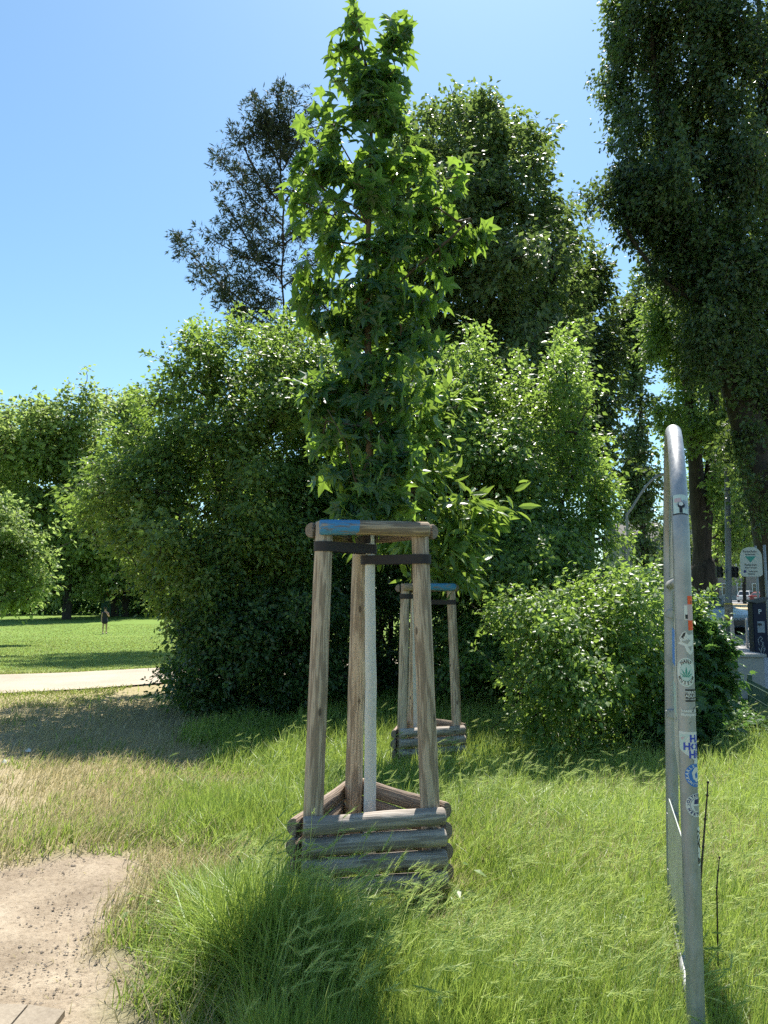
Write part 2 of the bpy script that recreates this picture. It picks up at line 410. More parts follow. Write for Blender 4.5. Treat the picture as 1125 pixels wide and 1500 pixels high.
def grow(stems, centers, rng, tip=0.006, expo=0.45, rmax=None, droop=0.0, jit=0.10, maxlen=None):
    """attach every clump centre to the nearest node of the growing skeleton; returns segment arrays"""
    nodes = []; par = []; stemset = []
    for st in stems:
        prev = -1
        pts = [np.array(p, float) for p in st]
        for a, b in zip(pts[:-1], pts[1:]):
            k = max(1, int(np.linalg.norm(b-a)/max(0.25, np.linalg.norm(b-a)/4)))
            for q in range(k):
                p = a + (b-a)*q/k
                if q or prev >= 0: p = p + rng.normal(0, 0.012*np.linalg.norm(b-a), 3)*[1, 1, 0]
                nodes.append(p); par.append(prev); prev = len(nodes)-1
        nodes.append(pts[-1]); par.append(prev)
    base_n = len(nodes)
    N = np.array(nodes)
    d0 = np.array([np.min(np.linalg.norm(N-c, axis=1)) for c in centers])
    order = np.argsort(d0)
    buf = np.zeros((base_n + len(centers)*4 + 8, 3)); buf[:base_n] = N; cnt = base_n
    for ci in order:
        c = centers[ci]
        dv = c - buf[:cnt]; d = np.linalg.norm(dv, axis=1)
        cost = d*(1 + 0.9*np.clip(-dv[:, 2]/np.maximum(d, 1e-6), 0, 1)) + (np.arange(cnt) < base_n)*(-0.05*d)
        # stay off the lowest part of the stem
        j = int(np.argmin(cost)); a = buf[j].copy(); ln = d[j]
        if ln < 1e-4: continue
        k = 3 if ln > 0.5 else (2 if ln > 0.2 else 1); prev = j
        for q in range(1, k+1):
            t = q/k; p = a + (c-a)*t
            if q < k: p = p + rng.normal(0, jit*ln*0.5, 3) + np.array([0, 0, (0.10-droop)*ln*math.sin(PI*t)])
            buf[cnt] = p; par.append(prev); prev = cnt; cnt += 1
    par = np.array(par); pts = buf[:cnt]
    wgt = np.zeros(cnt); child = np.zeros(cnt, int)
    for i in range(cnt-1, -1, -1):
        if wgt[i] == 0: wgt[i] = 1
        if par[i] >= 0: wgt[par[i]] += wgt[i]
    r = tip*wgt**expo
    if rmax: r = np.minimum(r, rmax)
    i = np.arange(cnt)[par >= 0]; p = par[i]
    return pts[p], pts[i], np.maximum(r[p]*0.0+np.minimum(r[p], r[i]*1.7), tip*0.7), r[i], pts, r

def blob_pts(blobs, Y, dY, n, rng, shell=0.5, cull=True):
    """clump centres inside crown lobes measured on the photograph (px,py,rx,ry[,dy offset]) at distance Y"""
    out = []; n = int(n*1.25)
    area = np.array([b[2]*b[3] for b in blobs], float); cn = np.maximum(1, (n*area/area.sum()).astype(int))
    for b, k in zip(blobs, cn):
        yo = b[4] if len(b) > 4 else 0.0
        c = np.array(at(b[0], b[1], Y+yo)); s = (Y+yo)/F
        rx, rz = b[2]*s, b[3]*s; ry = min(dY, (rx+rz)*0.62)
        d = norm(rng.normal(0, 1, (k, 3))); r = rng.random(k)**(1/3.0); r = shell*np.maximum(r, rng.random(k)**0.25) + (1-shell)*r
        f = 3.1; lob = vnoise(d[:, 0]*f+b[0]*.11, d[:, 2]*f+b[1]*.13, 7)*0.5+vnoise(d[:, 1]*f+b[0]*.07, d[:, 2]*f-b[1]*.05, 8)*0.5
        r = r*(0.72+0.62*lob) + (rng.random(k) < 0.10)*rng.random(k)*0.22
        out.append(c + d*r[:, None]*np.array([rx, ry, rz]))
    P = np.concatenate(out)
    if not cull: return P
    core = []
    for b, k in zip(blobs, cn):
        yo = b[4] if len(b) > 4 else 0.0
        c = np.array(at(b[0], b[1], Y+yo)); s = (Y+yo)/F; kk = max(1, int(k*0.22)); d = norm(rng.normal(0, 1, (kk, 3)))
        core.append(c + d*(rng.random(kk)**0.4)[:, None]*0.62*np.array([b[2]*s, min(dY, (b[2]+b[3])*s*0.62), b[3]*s]))
    q = P*(1.55*12.0/max(Y, 6.0)); nz = vnoise(q[:, 0], q[:, 2], 11)*0.5 + vnoise(q[:, 1]+5, q[:, 2]*0.8+q[:, 0]*0.6, 12)*0.5
    P = P[nz > 0.40]
    # shoots that stick out of the crown, unevenly
    cc = P.mean(0); sel = rng.choice(len(P), max(1, int(len(P)*0.13)), replace=False); sp = []
    step = 0.012*Y
    for i in sel:
        o_ = P[i]-cc; o_ = o_/max(1e-6, np.linalg.norm(o_)); dr = o_*0.8 + rng.normal(0, 0.45, 3) + np.array([0, 0, 0.45]); dr /= np.linalg.norm(dr)
        for t in range(1, rng.integers(2, 5)): dr = dr + rng.normal(0, .12, 3); sp.append(np.append(P[i] + dr*step*t, 1.0))
    P = np.concatenate([np.c_[P, np.zeros(len(P))], np.c_[np.concatenate(core), np.zeros(sum(map(len, core)))], np.array(sp)])
    return P

def foliage(name, centers, per, crad, size, tmpl, rng, crown_c, flat=0.7, up=0.6, outw=0.5, droop=0.25, mat=None, parent=None, tvar=0.22, clumpvar=0.3, sizevar=0.75, shoot_up=0.35, thin=None):
    n = len(centers)
    if thin is None: thin = np.zeros(n)
    k = np.maximum(1, rng.poisson(per*(1-0.72*thin), n)); idx = np.repeat(np.arange(n), k); tot = len(idx)
    cr = crad*(0.6+0.8*rng.random(n))*(1-0.45*thin)
    sh = norm(norm(centers-crown_c[None, :])*0.7 + rng.normal(0, 0.6, (n, 3)) + np.array([0, 0, shoot_up]))
    off = rng.normal(0, 0.40, (tot, 3))*cr[idx][:, None]*np.array([1, 1, flat])
    tt = rng.uniform(-1.0, 1.25, tot); off = off*(1.15-0.55*np.clip(tt, 0, 1.2))[:, None] + sh[idx]*(tt*cr[idx])[:, None]
    pos = centers[idx] + off
    outd = norm(pos - crown_c[None, :]); outd[:, 2] *= 0.4
    nr = norm(np.array([0, 0, up]) + outw*outd + rng.normal(0, 0.55, (tot, 3)))
    ax = norm(off/np.maximum(cr[idx][:, None], 1e-6)*0.8 + outd*0.6 + rng.normal(0, 0.5, (tot, 3)) + np.array([0, 0, -droop*2]))
    ax = norm(ax - nr*np.sum(ax*nr, 1, keepdims=True)*0.85)
    ct = 0.45 + clumpvar*(rng.random(n)-0.5)*2
    tint = np.clip(ct[idx] + rng.normal(0, tvar, tot), 0, 1)
    sz = size*(1-sizevar/2 + sizevar*rng.random(tot))*1.03
    me = leaf_mesh(name, pos, ax, nr, sz, tint, tmpl); me.materials.append(mat)
    o = bpy.data.objects.new(name, me); COL.objects.link(o)
    if parent is not None: o.parent = parent
    return o

def poly_pts(poly, Y, dY, n, rng, relief=0.5, mass=70.0, edge=60.0, seed=3, thr=0.30, core=0.25):
    """clump centres filling a crown whose outline (pixels) stands at distance Y, half thickness up to dY,
    its surface broken into boughs by a relief noise; plus shoots and an inner core"""
    xs = [p[0] for p in poly]; ys = [p[1] for p in poly]
    u = rng.uniform(min(xs), max(xs), n*5); v = rng.uniform(min(ys), max(ys), n*5)
    k = inpoly(u, v, poly); u, v = u[k][:n], v[k][:n]; m = len(u)
    e = np.clip(polydist(u, v, poly)/edge, 0, 1); th = np.sqrt(1-(1-e)**2)
    rel = fbm(u/mass, v/(mass*0.62), seed, 2)
    rel = (rel-0.5)*2
    t = np.where(rng.random(m) < 0.72, -1, 1)*(1-np.abs(rng.normal(0, 0.16, m)))
    dep = dY*(0.25+0.75*th)*t*(1+relief*rel*1.6)
    inner = rng.random(m) < core; dep = np.where(inner, rng.uniform(-0.55, 0.7, m)*dY*th, dep)
    keep = inner | (rel > -1+2*thr); keep &= (e > 0.12) | (rng.random(m) < 0.55)
    u, v, dep = u[keep], v[keep], dep[keep]; m = len(u); out = []
    v = v + 4*rng.normal(0, 1, m); yy = Y+dep
    for a, b, c in zip(u, v, yy):
        r = ray(a, b); 
        r0 = c/r[1]; out.append((r[0]*r0, c, CAMZ + r[2]*r0))
    P = np.array(out); ee = np.clip(polydist(u, v, poly)/edge, 0, 1)
    cc = P.mean(0); w_ = np.where(ee < 0.35, 1.0, 0.25); sel = rng.choice(m, max(1, int(m*0.17)), replace=False, p=w_/w_.sum()); sp = []
    step = 0.011*Y
    for i in sel:
        o_ = P[i]-cc; o_ = o_/max(1e-6, np.linalg.norm(o_)); dr = o_*0.7 + rng.normal(0, 0.45, 3) + np.array([0, 0, 0.5]); dr /= np.linalg.norm(dr)
        for q in range(1, rng.integers(2, 7 if rng.random() < 0.3 else 5)): dr = dr + rng.normal(0, .12, 3) + np.array([0, 0, -0.05*q]); sp.append(np.append(P[i] + dr*step*q, 1.0))
    return np.concatenate([np.c_[P, np.zeros(m)], np.array(sp)])

def plant(name, label, cat, group, base, stems, blobs, Y, dY, ncl, per, crad, size, tmpl, mat, bark, seed, tip=0.008, expo=0.45,
          shell=0.5, droop=0.25, flat=0.7, up=0.6, outw=0.5, tipdroop=0.0, rmax=None, sides=5, extra=None, crownname='crown', trunkname='trunk', clumpvar=0.3, tvar=0.22, clip=None):
    rng = np.random.default_rng(seed)
    C = poly_pts(blobs[1], Y, dY, ncl, rng, seed=seed, **blobs[2]) if blobs[0] == 'poly' else blob_pts(blobs, Y, dY, ncl, rng, shell)
    if extra is not None: C = np.concatenate([C, np.c_[extra, np.zeros(len(extra))]])
    gzc = gz(C[:, 0], C[:, 1]); C = C[C[:, 2] > gzc+0.05]
    if clip is not None: C = C[clip(C)]
    thin = C[:, 3]; C = C[:, :3].copy()
    A, B, ra, rb, P, R = grow(stems, C, rng, tip, expo, rmax, tipdroop)
    root = empty(name, base); tag(root, label, cat, group)
    ofs = np.array(base, float)
    tm = tubes_mesh(trunkname, A-ofs, B-ofs, ra, rb, sides); tm.materials.append(bark)
    t = bpy.data.objects.new(trunkname, tm); COL.objects.link(t); t.parent = root
    cc = C.mean(0)
    c = foliage(crownname, C-ofs, per, crad, size, tmpl, rng, cc-ofs, flat, up, outw, droop, mat, root, tvar, clumpvar, thin=thin)
    return root

def V3(*a): return tuple(a)

# ------------------------------------------------------------------ trees and shrubs
def atp(px, py, Y): return tuple(at(px, py, Y))
def gp(px, Y):
    x = at(px, 866, Y).x; return (x, Y, g1(x, Y))
# ------------------------------------------------------------------ terrain and ground surfaces
D_POLY = [atg(px, py) for px, py in ((-260, 1268), (0, 1262), (80, 1250), (150, 1246), (200, 1262), (185, 1295), (165, 1325), (185, 1352), (175, 1392), (225, 1425), (215, 1450), (180, 1480), (280, 1500))]
D_POLY = [(p.x, p.y) for p in D_POLY] + [(-0.7, 1.2), (-3.2, 1.0)]
BARE2 = [(p.x, p.y) for p in [atg(*q) for q in ((-300, 1085), (20, 1075), (50, 1150), (90, 1195), (60, 1225), (-20, 1235), (-300, 1245))]]
FRONTR = [(p.x, p.y) for p in [atg(*q) for q in ((990, 1420), (1125, 1400), (1300, 1480), (1125, 1560), (960, 1560))]]

def dirtmask(x, y):
    j = (fbm(x*2.2, y*2.2, 5)-0.5)*0.8 + (fbm(x*9, y*9, 6)-0.5)*0.5; 
    s = np.where(inpoly(x, y, D_POLY), 1.0, -1.0)*polydist(x, y, D_POLY) + j*0.5
    return np.clip(s/0.34+0.55, 0, 1)
def softdirt(x, y):
    s = np.where(inpoly(x, y, D_POLY), 1.0, -1.0)*polydist(x, y, D_POLY) + (fbm(x*3, y*3, 15)-0.5)*0.3
    return np.clip(s/0.42+0.75, 0, 1)*(x < 0.4)
def drymask(x, y):
    """straw-coloured thin grass at the left, between the bare earth and the path"""
    edge = -1.08 - 0.185*(y-3.0) + (fbm(x*0.9, y*0.9, 9)-0.5)*2.4
    m = sst((edge - x)/1.1+0.5)
    far = sst((y-17)/2.5)
    return m*(1-far)
def baremask(x, y):
    s = np.where(inpoly(x, y, BARE2), 1.0, -1.0)*polydist(x, y, BARE2)
    return np.clip(s/0.5+0.5, 0, 1)

PATH_C = [(-60, 15.6), (-30, 14.4), (-16, 14.2), (-10, 14.9), (-6.5, 16.3), (-4.2, 17.9), (-2.0, 19.6), (2, 21.5), (8, 23.2)]
def pathd(x, y): return polydist(x, y, PATH_C, False)
PATH_W = 1.75

def axis_grid(lo, hi, step, far, grow=1.16):
    a = list(np.arange(lo, hi+1e-6, step)); s = step
    v = hi
    while v < far: s *= grow; v += s; a.append(v)
    s = step; v = lo
    while v > -far: s *= grow; v -= s; a.insert(0, v)
    return np.array(a)
gx = axis_grid(-5.5, 5.0, 0.055, 900, 1.13); gy = axis_grid(1.6, 13, 0.055, 900, 1.10)
X, Yg = np.meshgrid(gx, gy); nx, ny = len(gx), len(gy)
Z = gz(X, Yg)
near = np.clip((14-Yg)/4, 0, 1)*(Yg > 0)
Z = Z + ((fbm(X*3, Yg*3, 3)-0.5)*0.05 + (fbm(X*14, Yg*14, 8)-0.5)*0.012)*near
dm = dirtmask(X, Yg); Z = Z - 0.012*dm*near
Z = Z - 0.5*sst((np.hypot(X, Yg)-150)/300)
idx = np.arange(nx*ny).reshape(ny, nx)
Q = np.stack([idx[:-1, :-1], idx[:-1, 1:], idx[1:, 1:], idx[1:, :-1]], -1).reshape(-1, 4)
mask = np.stack([dm, np.maximum(drymask(X, Yg), 0), baremask(X, Yg)*(1-near*0) * (Yg < 20), np.ones_like(X)], -1).reshape(-1, 4)
def ground_mat():
    m, nt, out = newmat('ground earth and turf')
    a = nt.nodes.new('ShaderNodeAttribute'); a.attribute_name = 'mask'
    sp = nt.nodes.new('ShaderNodeSeparateColor'); L(nt, a.outputs['Color'], sp.inputs[0])
    g = nt.nodes.new('ShaderNodeNewGeometry')
    n1 = noise(nt, 2.2, 6, 0.6, g.outputs['Position']); n2 = noise(nt, 38, 6, 0.7, g.outputs['Position']); n3 = noise(nt, 0.35, 4, 0.6, g.outputs['Position'])
    n4 = noise(nt, 150, 4, 0.7, g.outputs['Position'])
    straw0 = None
    dirt = ramp(nt, [(0.25, (0.21, 0.165, 0.118)), (0.5, (0.32, 0.26, 0.19)), (0.75, (0.43, 0.36, 0.27))], n1.outputs[0])
    dd = ramp(nt, [(0.30, (0.42, 0.40, 0.38)), (0.44, (0.85, 0.84, 0.83)), (0.6, (1.0, 1.0, 1.0)), (0.8, (1.12, 1.1, 1.06))], n2.outputs[0])
    dirt = mixc(nt, 1.0, dirt.outputs[0], dd.outputs[0], 'MULTIPLY')
    vo = nt.nodes.new('ShaderNodeTexVoronoi'); vo.inputs['Scale'].default_value = 60; L(nt, g.outputs['Position'], vo.inputs['Vector'])
    pr = ramp(nt, [(0.0, (1, 1, 1)), (0.16, (1, 1, 1)), (0.22, (0, 0, 0))], vo.outputs['Distance'])
    pc = ramp(nt, [(0.0, (0.10, 0.08, 0.06)), (0.5, (0.30, 0.25, 0.19)), (1.0, (0.50, 0.45, 0.38))], vo.outputs['Color'])
    gate = ramp(nt, [(0.5, (0, 0, 0)), (0.6, (1, 1, 1))], noise(nt, 25, 2, .5, g.outputs['Position']).outputs[0])
    dirt = mixc(nt, mathn(nt, 'MULTIPLY', pr.outputs[0], gate.outputs[0]), dirt, pc.outputs[0])
    turf = ramp(nt, [(0.3, (0.055, 0.075, 0.022)), (0.6, (0.10, 0.125, 0.04)), (0.8, (0.17, 0.155, 0.07))], n2.outputs[0])
    lawn = ramp(nt, [(0.3, (0.105, 0.175, 0.035)), (0.55, (0.15, 0.225, 0.05)), (0.75, (0.23, 0.265, 0.085))], mathn(nt, 'ADD', mathn(nt, 'MULTIPLY', n3.outputs[0], .6), mathn(nt, 'MULTIPLY', n2.outputs[0], .4)))
    sy = nt.nodes.new('ShaderNodeSeparateXYZ'); L(nt, g.outputs['Position'], sy.inputs[0])
    fl = nt.nodes.new('ShaderNodeMapRange'); fl.inputs[1].default_value = 13; fl.inputs[2].default_value = 18; L(nt, sy.outputs[1], fl.inputs[0])
    turf = mixc(nt, fl.outputs[0], turf.outputs[0], lawn.outputs[0])
    straw = ramp(nt, [(0.3, (0.19, 0.155, 0.08)), (0.55, (0.33, 0.28, 0.16)), (0.8, (0.45, 0.38, 0.25))], n2.outputs[0])
    c = mixc(nt, sp.outputs[1], turf, straw.outputs[0])
    c = mixc(nt, mathn(nt, 'MULTIPLY', sp.outputs[2], 0.75), c, mixc(nt, 0.5, straw.outputs[0], dirt))
    c = mixc(nt, sp.outputs[0], c, dirt)
    p = nt.nodes.new('ShaderNodeBsdfPrincipled'); L(nt, c, p.inputs['Base Color']); p.inputs['Roughness'].default_value = 0.95; p.inputs['Specular IOR Level'].default_value = 0.1
    h = mathn(nt, 'ADD', n2.outputs[0], mathn(nt, 'MULTIPLY', n4.outputs[0], 0.5))
    L(nt, bump(nt, mathn(nt, 'ADD', h, mathn(nt, 'MULTIPLY', pr.outputs[0], 0.3)), 0.8, 0.012).outputs[0], p.inputs['Normal']); L(nt, p.outputs[0], out.inputs[0]); return m
me = np_mesh('ground', np.stack([X, Yg, Z], -1).reshape(-1, 3), quads=Q, smooth=True, uv2=mask)
M['ground'] = ground_mat(); me.materials.append(M['ground'])
tag(link('ground', me), kind='structure')

def speckle_mat(name, c1, c2, c3, sc=60, big=0.8, rough=0.9, bmp=0.4):
    m, nt, out = newmat(name); g = nt.nodes.new('ShaderNodeNewGeometry')
    a = noise(nt, sc, 5, 0.7, g.outputs['Position']); b = noise(nt, big, 4, 0.6, g.outputs['Position'])
    r = ramp(nt, [(0.3, c1), (0.5, c2), (0.72, c3)], mathn(nt, 'ADD', mathn(nt, 'MULTIPLY', a.outputs[0], 0.55), mathn(nt, 'MULTIPLY', b.outputs[0], 0.45)))
    p = nt.nodes.new('ShaderNodeBsdfPrincipled'); L(nt, r.outputs[0], p.inputs['Base Color']); p.inputs['Roughness'].default_value = rough
    p.inputs['Specular IOR Level'].default_value = 0.2
    L(nt, bump(nt, a.outputs[0], bmp, 0.006).outputs[0], p.inputs['Normal']); L(nt, p.outputs[0], out.inputs[0]); return m
M['gravel'] = speckle_mat('pale gravel', (0.25, 0.205, 0.155), (0.35, 0.295, 0.23), (0.45, 0.39, 0.31), 30)
M['asphalt'] = speckle_mat('sun-bleached asphalt', (0.15, 0.15, 0.155), (0.20, 0.20, 0.205), (0.27, 0.27, 0.27), 40, 0.25)
M['slab'] = speckle_mat('sandy concrete slab', (0.17, 0.14, 0.105), (0.25, 0.21, 0.16), (0.34, 0.29, 0.225), 70, 3)
M['pave'] = speckle_mat('grey paving', (0.25, 0.235, 0.22), (0.33, 0.315, 0.30), (0.42, 0.40, 0.38), 25, 1.2)
M['stone'] = speckle_mat('kerb stone', (0.22, 0.21, 0.20), (0.33, 0.32, 0.31), (0.42, 0.41, 0.40), 50, 2)
M['white'] = flat_mat('white road paint', (0.72, 0.72, 0.70), 0.7)

def strip(name, line, wdt, mat, lift, seg=0.6, jitter=0.0):
    pts = []
    for a, b in zip(line[:-1], line[1:]):
        n = max(1, int(math.hypot(b[0]-a[0], b[1]-a[1])/seg))
        for k in range(n): pts.append((a[0]+(b[0]-a[0])*k/n, a[1]+(b[1]-a[1])*k/n))
    pts.append(line[-1]); P = np.array(pts)
    for _ in range(6): P[1:-1] = (P[:-2]+2*P[1:-1]+P[2:])/4
    t = np.gradient(P, axis=0); t = t/np.linalg.norm(t, axis=1, keepdims=True); nn = np.stack([-t[:, 1], t[:, 0]], 1)
    V = []; m = 7
    for i in range(len(P)):
        for k in range(m):
            s = (k/(m-1)-0.5)*2
            ww = wdt*(1+(jitter*(vnoise(i*0.35, 3.1 + (s > 0)*9.0, 4)-0.5) if abs(s) > .9 else 0))
            q = P[i] + nn[i]*s*ww; V.append((q[0], q[1], g1(q[0], q[1])+lift))
    Qs = [(i*m+k, (i+1)*m+k, (i+1)*m+k+1, i*m+k+1) for i in range(len(P)-1) for k in range(m-1)]
    me = np_mesh(name, V, quads=Qs, smooth=True); me.materials.append(mat)
    return tag(link(name, me), kind='structure')
strip('park_path', PATH_C, PATH_W, M['gravel'], 0.035, jitter=0.25)

# sandy slabs at the very corner where the photographer stands
mb = MB()
e0 = atg(-60, 1474); e1 = atg(40, 1480); e2 = atg(96, 1487)
for a, b, c_ in (((e0.x-1.2, e0.y+.02), (e1.x, e1.y), 1.0), ((e1.x+.008, e1.y-.002), (e2.x, e2.y-.006), 1.0)):
    mb.prism([(a[0], b[1]-c_), (b[0], b[1]-c_), (b[0], b[1]), (a[0], a[1])], -0.05, 0.022, 'z')
tag(mb.build('paving_edge', M['slab']), kind='structure')

# ------------------------------------------------------------------ street on the right
def sheet(name, poly, z, mat, thick=0.0):
    mb = MB()
    if thick: mb.prism(poly, z-thick, z, 'z')
    else: mb.add([(x, y, z) for x, y in poly], [tuple(range(len(poly)))])
    return tag(mb.build(name, mat), kind='structure')
sheet('road', [(8.5, 25.2), (90, 19), (90, 112), (24, 112), (15, 60)], 0.035, M['asphalt'])
sheet('pavement', [(5.35, 9.5), (9, 8.6), (26, 14), (26, 22.8), (9.5, 23.6), (6.6, 14.2)], 0.075, M['pave'], 0.15)
sheet('far_pavement', [(24, 112.15), (90, 112.15), (90, 118), (24, 118)], 0.17, M['pave'], 0.3)
mb = MB(); mb.prism([(8.5, 25.0), (90, 18.8), (90, 19.0), (8.5, 25.2)], 0.0, 0.15, 'z'); mb.prism([(24, 111.95), (90, 111.95), (90, 112.15), (24, 112.15)], 0.0, 0.17, 'z')
tag(mb.build('kerb', M['stone']), kind='structure')
mb = MB()
isl = [(26.4, 60), (31.5, 57), (40, 60), (42, 75), (38, 88), (31, 88), (27.5, 74)]
mb.prism(isl, 0.0, 0.16, 'z'); tag(mb.build('traffic_island_kerb', M['stone']), kind='structure')
mb = MB(); mb.prism([(x*0.97+1, y*0.985+1.1) for x, y in isl], 0.10, 0.20, 'z'); M['drysoil'] = speckle_mat('dry verge', (0.33, 0.24, 0.12), (0.45, 0.34, 0.19), (0.5, 0.42, 0.25), 20, .8)
tag(mb.build('traffic_island', M['drysoil']), kind='structure')
mb = MB()
for k in range(9):
    y = 30+k*8.5; x = 21+0.10*(y-30); mb.prism([(x, y), (x+.16, y), (x+.42, y+4.2), (x+.26, y+4.2)], 0.039, 0.0395, 'z')
for k in range(6): x0 = 15.2+k*1.1; mb.prism([(x0, 27.2), (x0+.5, 27.2), (x0+.5, 30.2), (x0, 30.2)], 0.039, 0.0395, 'z')
mb.prism([(13, 52), (40, 50.4), (40, 50.75), (13, 52.35)], 0.039, 0.0395, 'z')
tag(mb.build('road_marking', M['white']), kind='structure')

# ------------------------------------------------------------------ grass
rng = np.random.default_rng(77)
def blades(name, px, py, h, wd, lean_az, bend, tint, mat, segs=(0, 0.35, 0.7, 1.0), z0=None):
    n = len(px); z = gz(px, py) + (0.0 if z0 is None else z0) - 0.02
    face = rng.random(n)*PI; wx = np.cos(face)*wd/2; wy = np.sin(face)*wd/2
    V = []
    for s in segs:
        hh = h*(s - 0.28*bend*s*s); out = h*bend*s*s*0.9
        cx = px + np.cos(lean_az)*out; cy = py + np.sin(lean_az)*out; cz = z + hh
        k = (1-s**2.2)
        if s < 1: V += [np.stack([cx-wx*k, cy-wy*k, cz], 1), np.stack([cx+wx*k, cy+wy*k, cz], 1)]
        else: V.append(np.stack([cx, cy, cz], 1))
    V = np.stack(V, 1); m = V.shape[1]; t = []
    for s in range(len(segs)-2):
        a = 2*s; t += [[a, a+1, a+3], [a, a+3, a+2]]
    a = 2*(len(segs)-2); t.append([a, a+1, a+2])
    Fc = (np.arange(n)*m)[:, None, None] + np.array(t)[None]
    me = np_mesh(name, V.reshape(-1, 3), tris=Fc.reshape(-1, 3), tint=np.repeat(tint, m)); me.materials.append(mat); return me

def sample(n, y0, y1, pw=1.6, fx=0.66, pad=0.5):
    u = rng.random(n); e = 1-pw
    y = (y0**e + u*(y1**e - y0**e))**(1/e)
    x = (rng.random(n)*2-1)*(fx*y+pad); return x, y
GUARD_C = (-0.10, 4.12)
def height_field(x, y):
    h = 0.16 + 0.17*fbm(x*1.1+5, y*1.1, 21) + 0.12*(fbm(x*3.3, y*3.3, 22)-0.5)
    h *= 1-0.58*np.exp(-((x-0.08)**2/0.22 + (y-3.8)**2/0.14))
    h += 0.18*np.exp(-((x+0.42)**2/0.12 + (y-3.36)**2/0.04)) + 0.10*np.exp(-((x+0.5)**2/0.5 + (y-3.1)**2/0.06))          # big tuft in front of the guard
    h += 0.14*np.exp(-((x+1.18)**2/0.06 + (y-3.95)**2/0.05))
    h += 0.10*sst((y-6.0)/2.0)*(x > -1.2)
    return h
# long green grass
x, y = sample(520000, 2.3, 15.5)
keep = (rng.random(len(x)) > np.maximum(dirtmask(x, y)*1.0, drymask(x, y)*(0.80+0.18*(fbm(x*0.9+4, y*0.9, 13) > 0.5)))) & (rng.random(len(x)) > softdirt(x, y)) & (dirtmask(x, y) < 0.75)
fr_ = np.clip(1-polydist(x, y, FRONTR)/0.12, 0, 1); fr_ = np.where(inpoly(x, y, FRONTR), 1, fr_)*(fbm(x*5, y*5, 71) > 0.45); keep &= rng.random(len(x)) > 0.72*fr_
keep &= rng.random(len(x)) < 0.05+1.6*fbm(x*3.6, y*3.6, 31)
keep &= ~((x > 3.3+0.25*(y-8.2)) & (y > 8.2+0.25*np.sin(x*4))) & ~((x < -1.0) & (y < 3.0)) & (pathd(x, y) > PATH_W+0.1)
x, y = x[keep], y[keep]; n = len(x)
dist = np.hypot(x, y)
hf = height_field(x, y)*(0.55+0.75*rng.random(n))*(1-0.5*drymask(x, y))*(1-0.55*sst(0.5+dirtmask(x, y)*3)*(dirtmask(x, y) > 0.01))
az = rng.normal(0.15, 1.7, n); bend = np.clip(0.10+1.25*fbm(x*1.3, y*1.3, 41)*rng.random(n)**1.5*1.6, 0.08, 1.3)
yellow = fbm(x*0.55+3, y*0.55, 51)
tint = np.clip(0.05+0.55*yellow+0.30*sst((x-0.3)/1.6)+rng.normal(0, 0.24, n), 0, 1)
tag(link('tall_grass', blades('tall_grass', x, y, hf, (0.0040+0.0008*dist)*(0.6+1.0*rng.random(n)**2), az, bend, tint, M['grass'])),
    'long bright green grass of the verge around the tree guards', 'grass', kind='stuff')
print('blades', n)
# fine pale stalks mixed in
x, y = sample(170000, 2.5, 13)
p = 0.10 + 0.62*drymask(x, y)*(0.35+1.3*fbm(x*1.7, y*1.7, 97)) + 0.55*(x > 0.2)*(y > 3.2)*(fbm(x*1.5, y*1.5, 33) > 0.40) + 0.35*np.exp(-((x-1.1)**2/0.4+(y-3.0)**2/0.15))
keep = (rng.random(len(x)) < p) & (rng.random(len(x)) > softdirt(x, y)*0.9) & (dirtmask(x, y) < 0.8) & (rng.random(len(x)) > baremask(x, y)*0.72) & (x < 5) & ~((x > 3.3) & (y > 8.2)) & ~((x < -1.0) & (y < 3.0)) & (pathd(x, y) > PATH_W)
x, y = x[keep], y[keep]; n = len(x); dm_ = drymask(x, y)
hf = (0.10+0.16*rng.random(n))*(1-0.45*dm_) + 0.22*height_field(x, y)
az = rng.normal(0.2, 1.0, n); bend = 0.3+0.8*rng.random(n)
tag(link('dry_grass', blades('dry_grass', x, y, hf, 0.0030+0.0007*np.hypot(x, y), az, bend, np.clip(rng.normal(0.5, 0.25, n), 0, 1), M['grass_dry'])),
    'thin straw coloured grass between the bare earth and the path', 'dry grass', kind='stuff')
# lawn beyond the path and short turf
x, y = sample(230000, 12.5, 60, 1.25, 0.60, 2.0)
keep = (pathd(x, y) > PATH_W*(0.93+0.1*rng.random(len(x)))) & (x < 1.5) & ~((y < 16) & (x > -5)) & (x > -40)
x, y = x[keep], y[keep]; n = len(x)
tag(link('lawn_grass', blades('lawn_grass', x, y, (0.035+0.05*rng.random(n))*(1+0.6*(pathd(x, y) < PATH_W+0.5)), 0.006+0.0011*np.hypot(x, y), rng.random(n)*6.28, 0.5+0.4*rng.random(n),
    np.clip(0.3+0.5*fbm(x*0.3, y*0.3, 61)+rng.normal(0, 0.15, n), 0, 1), M['lawn'], (0, 0.6, 1.0))), 'short mown lawn beyond the gravel path', 'lawn', kind='stuff')

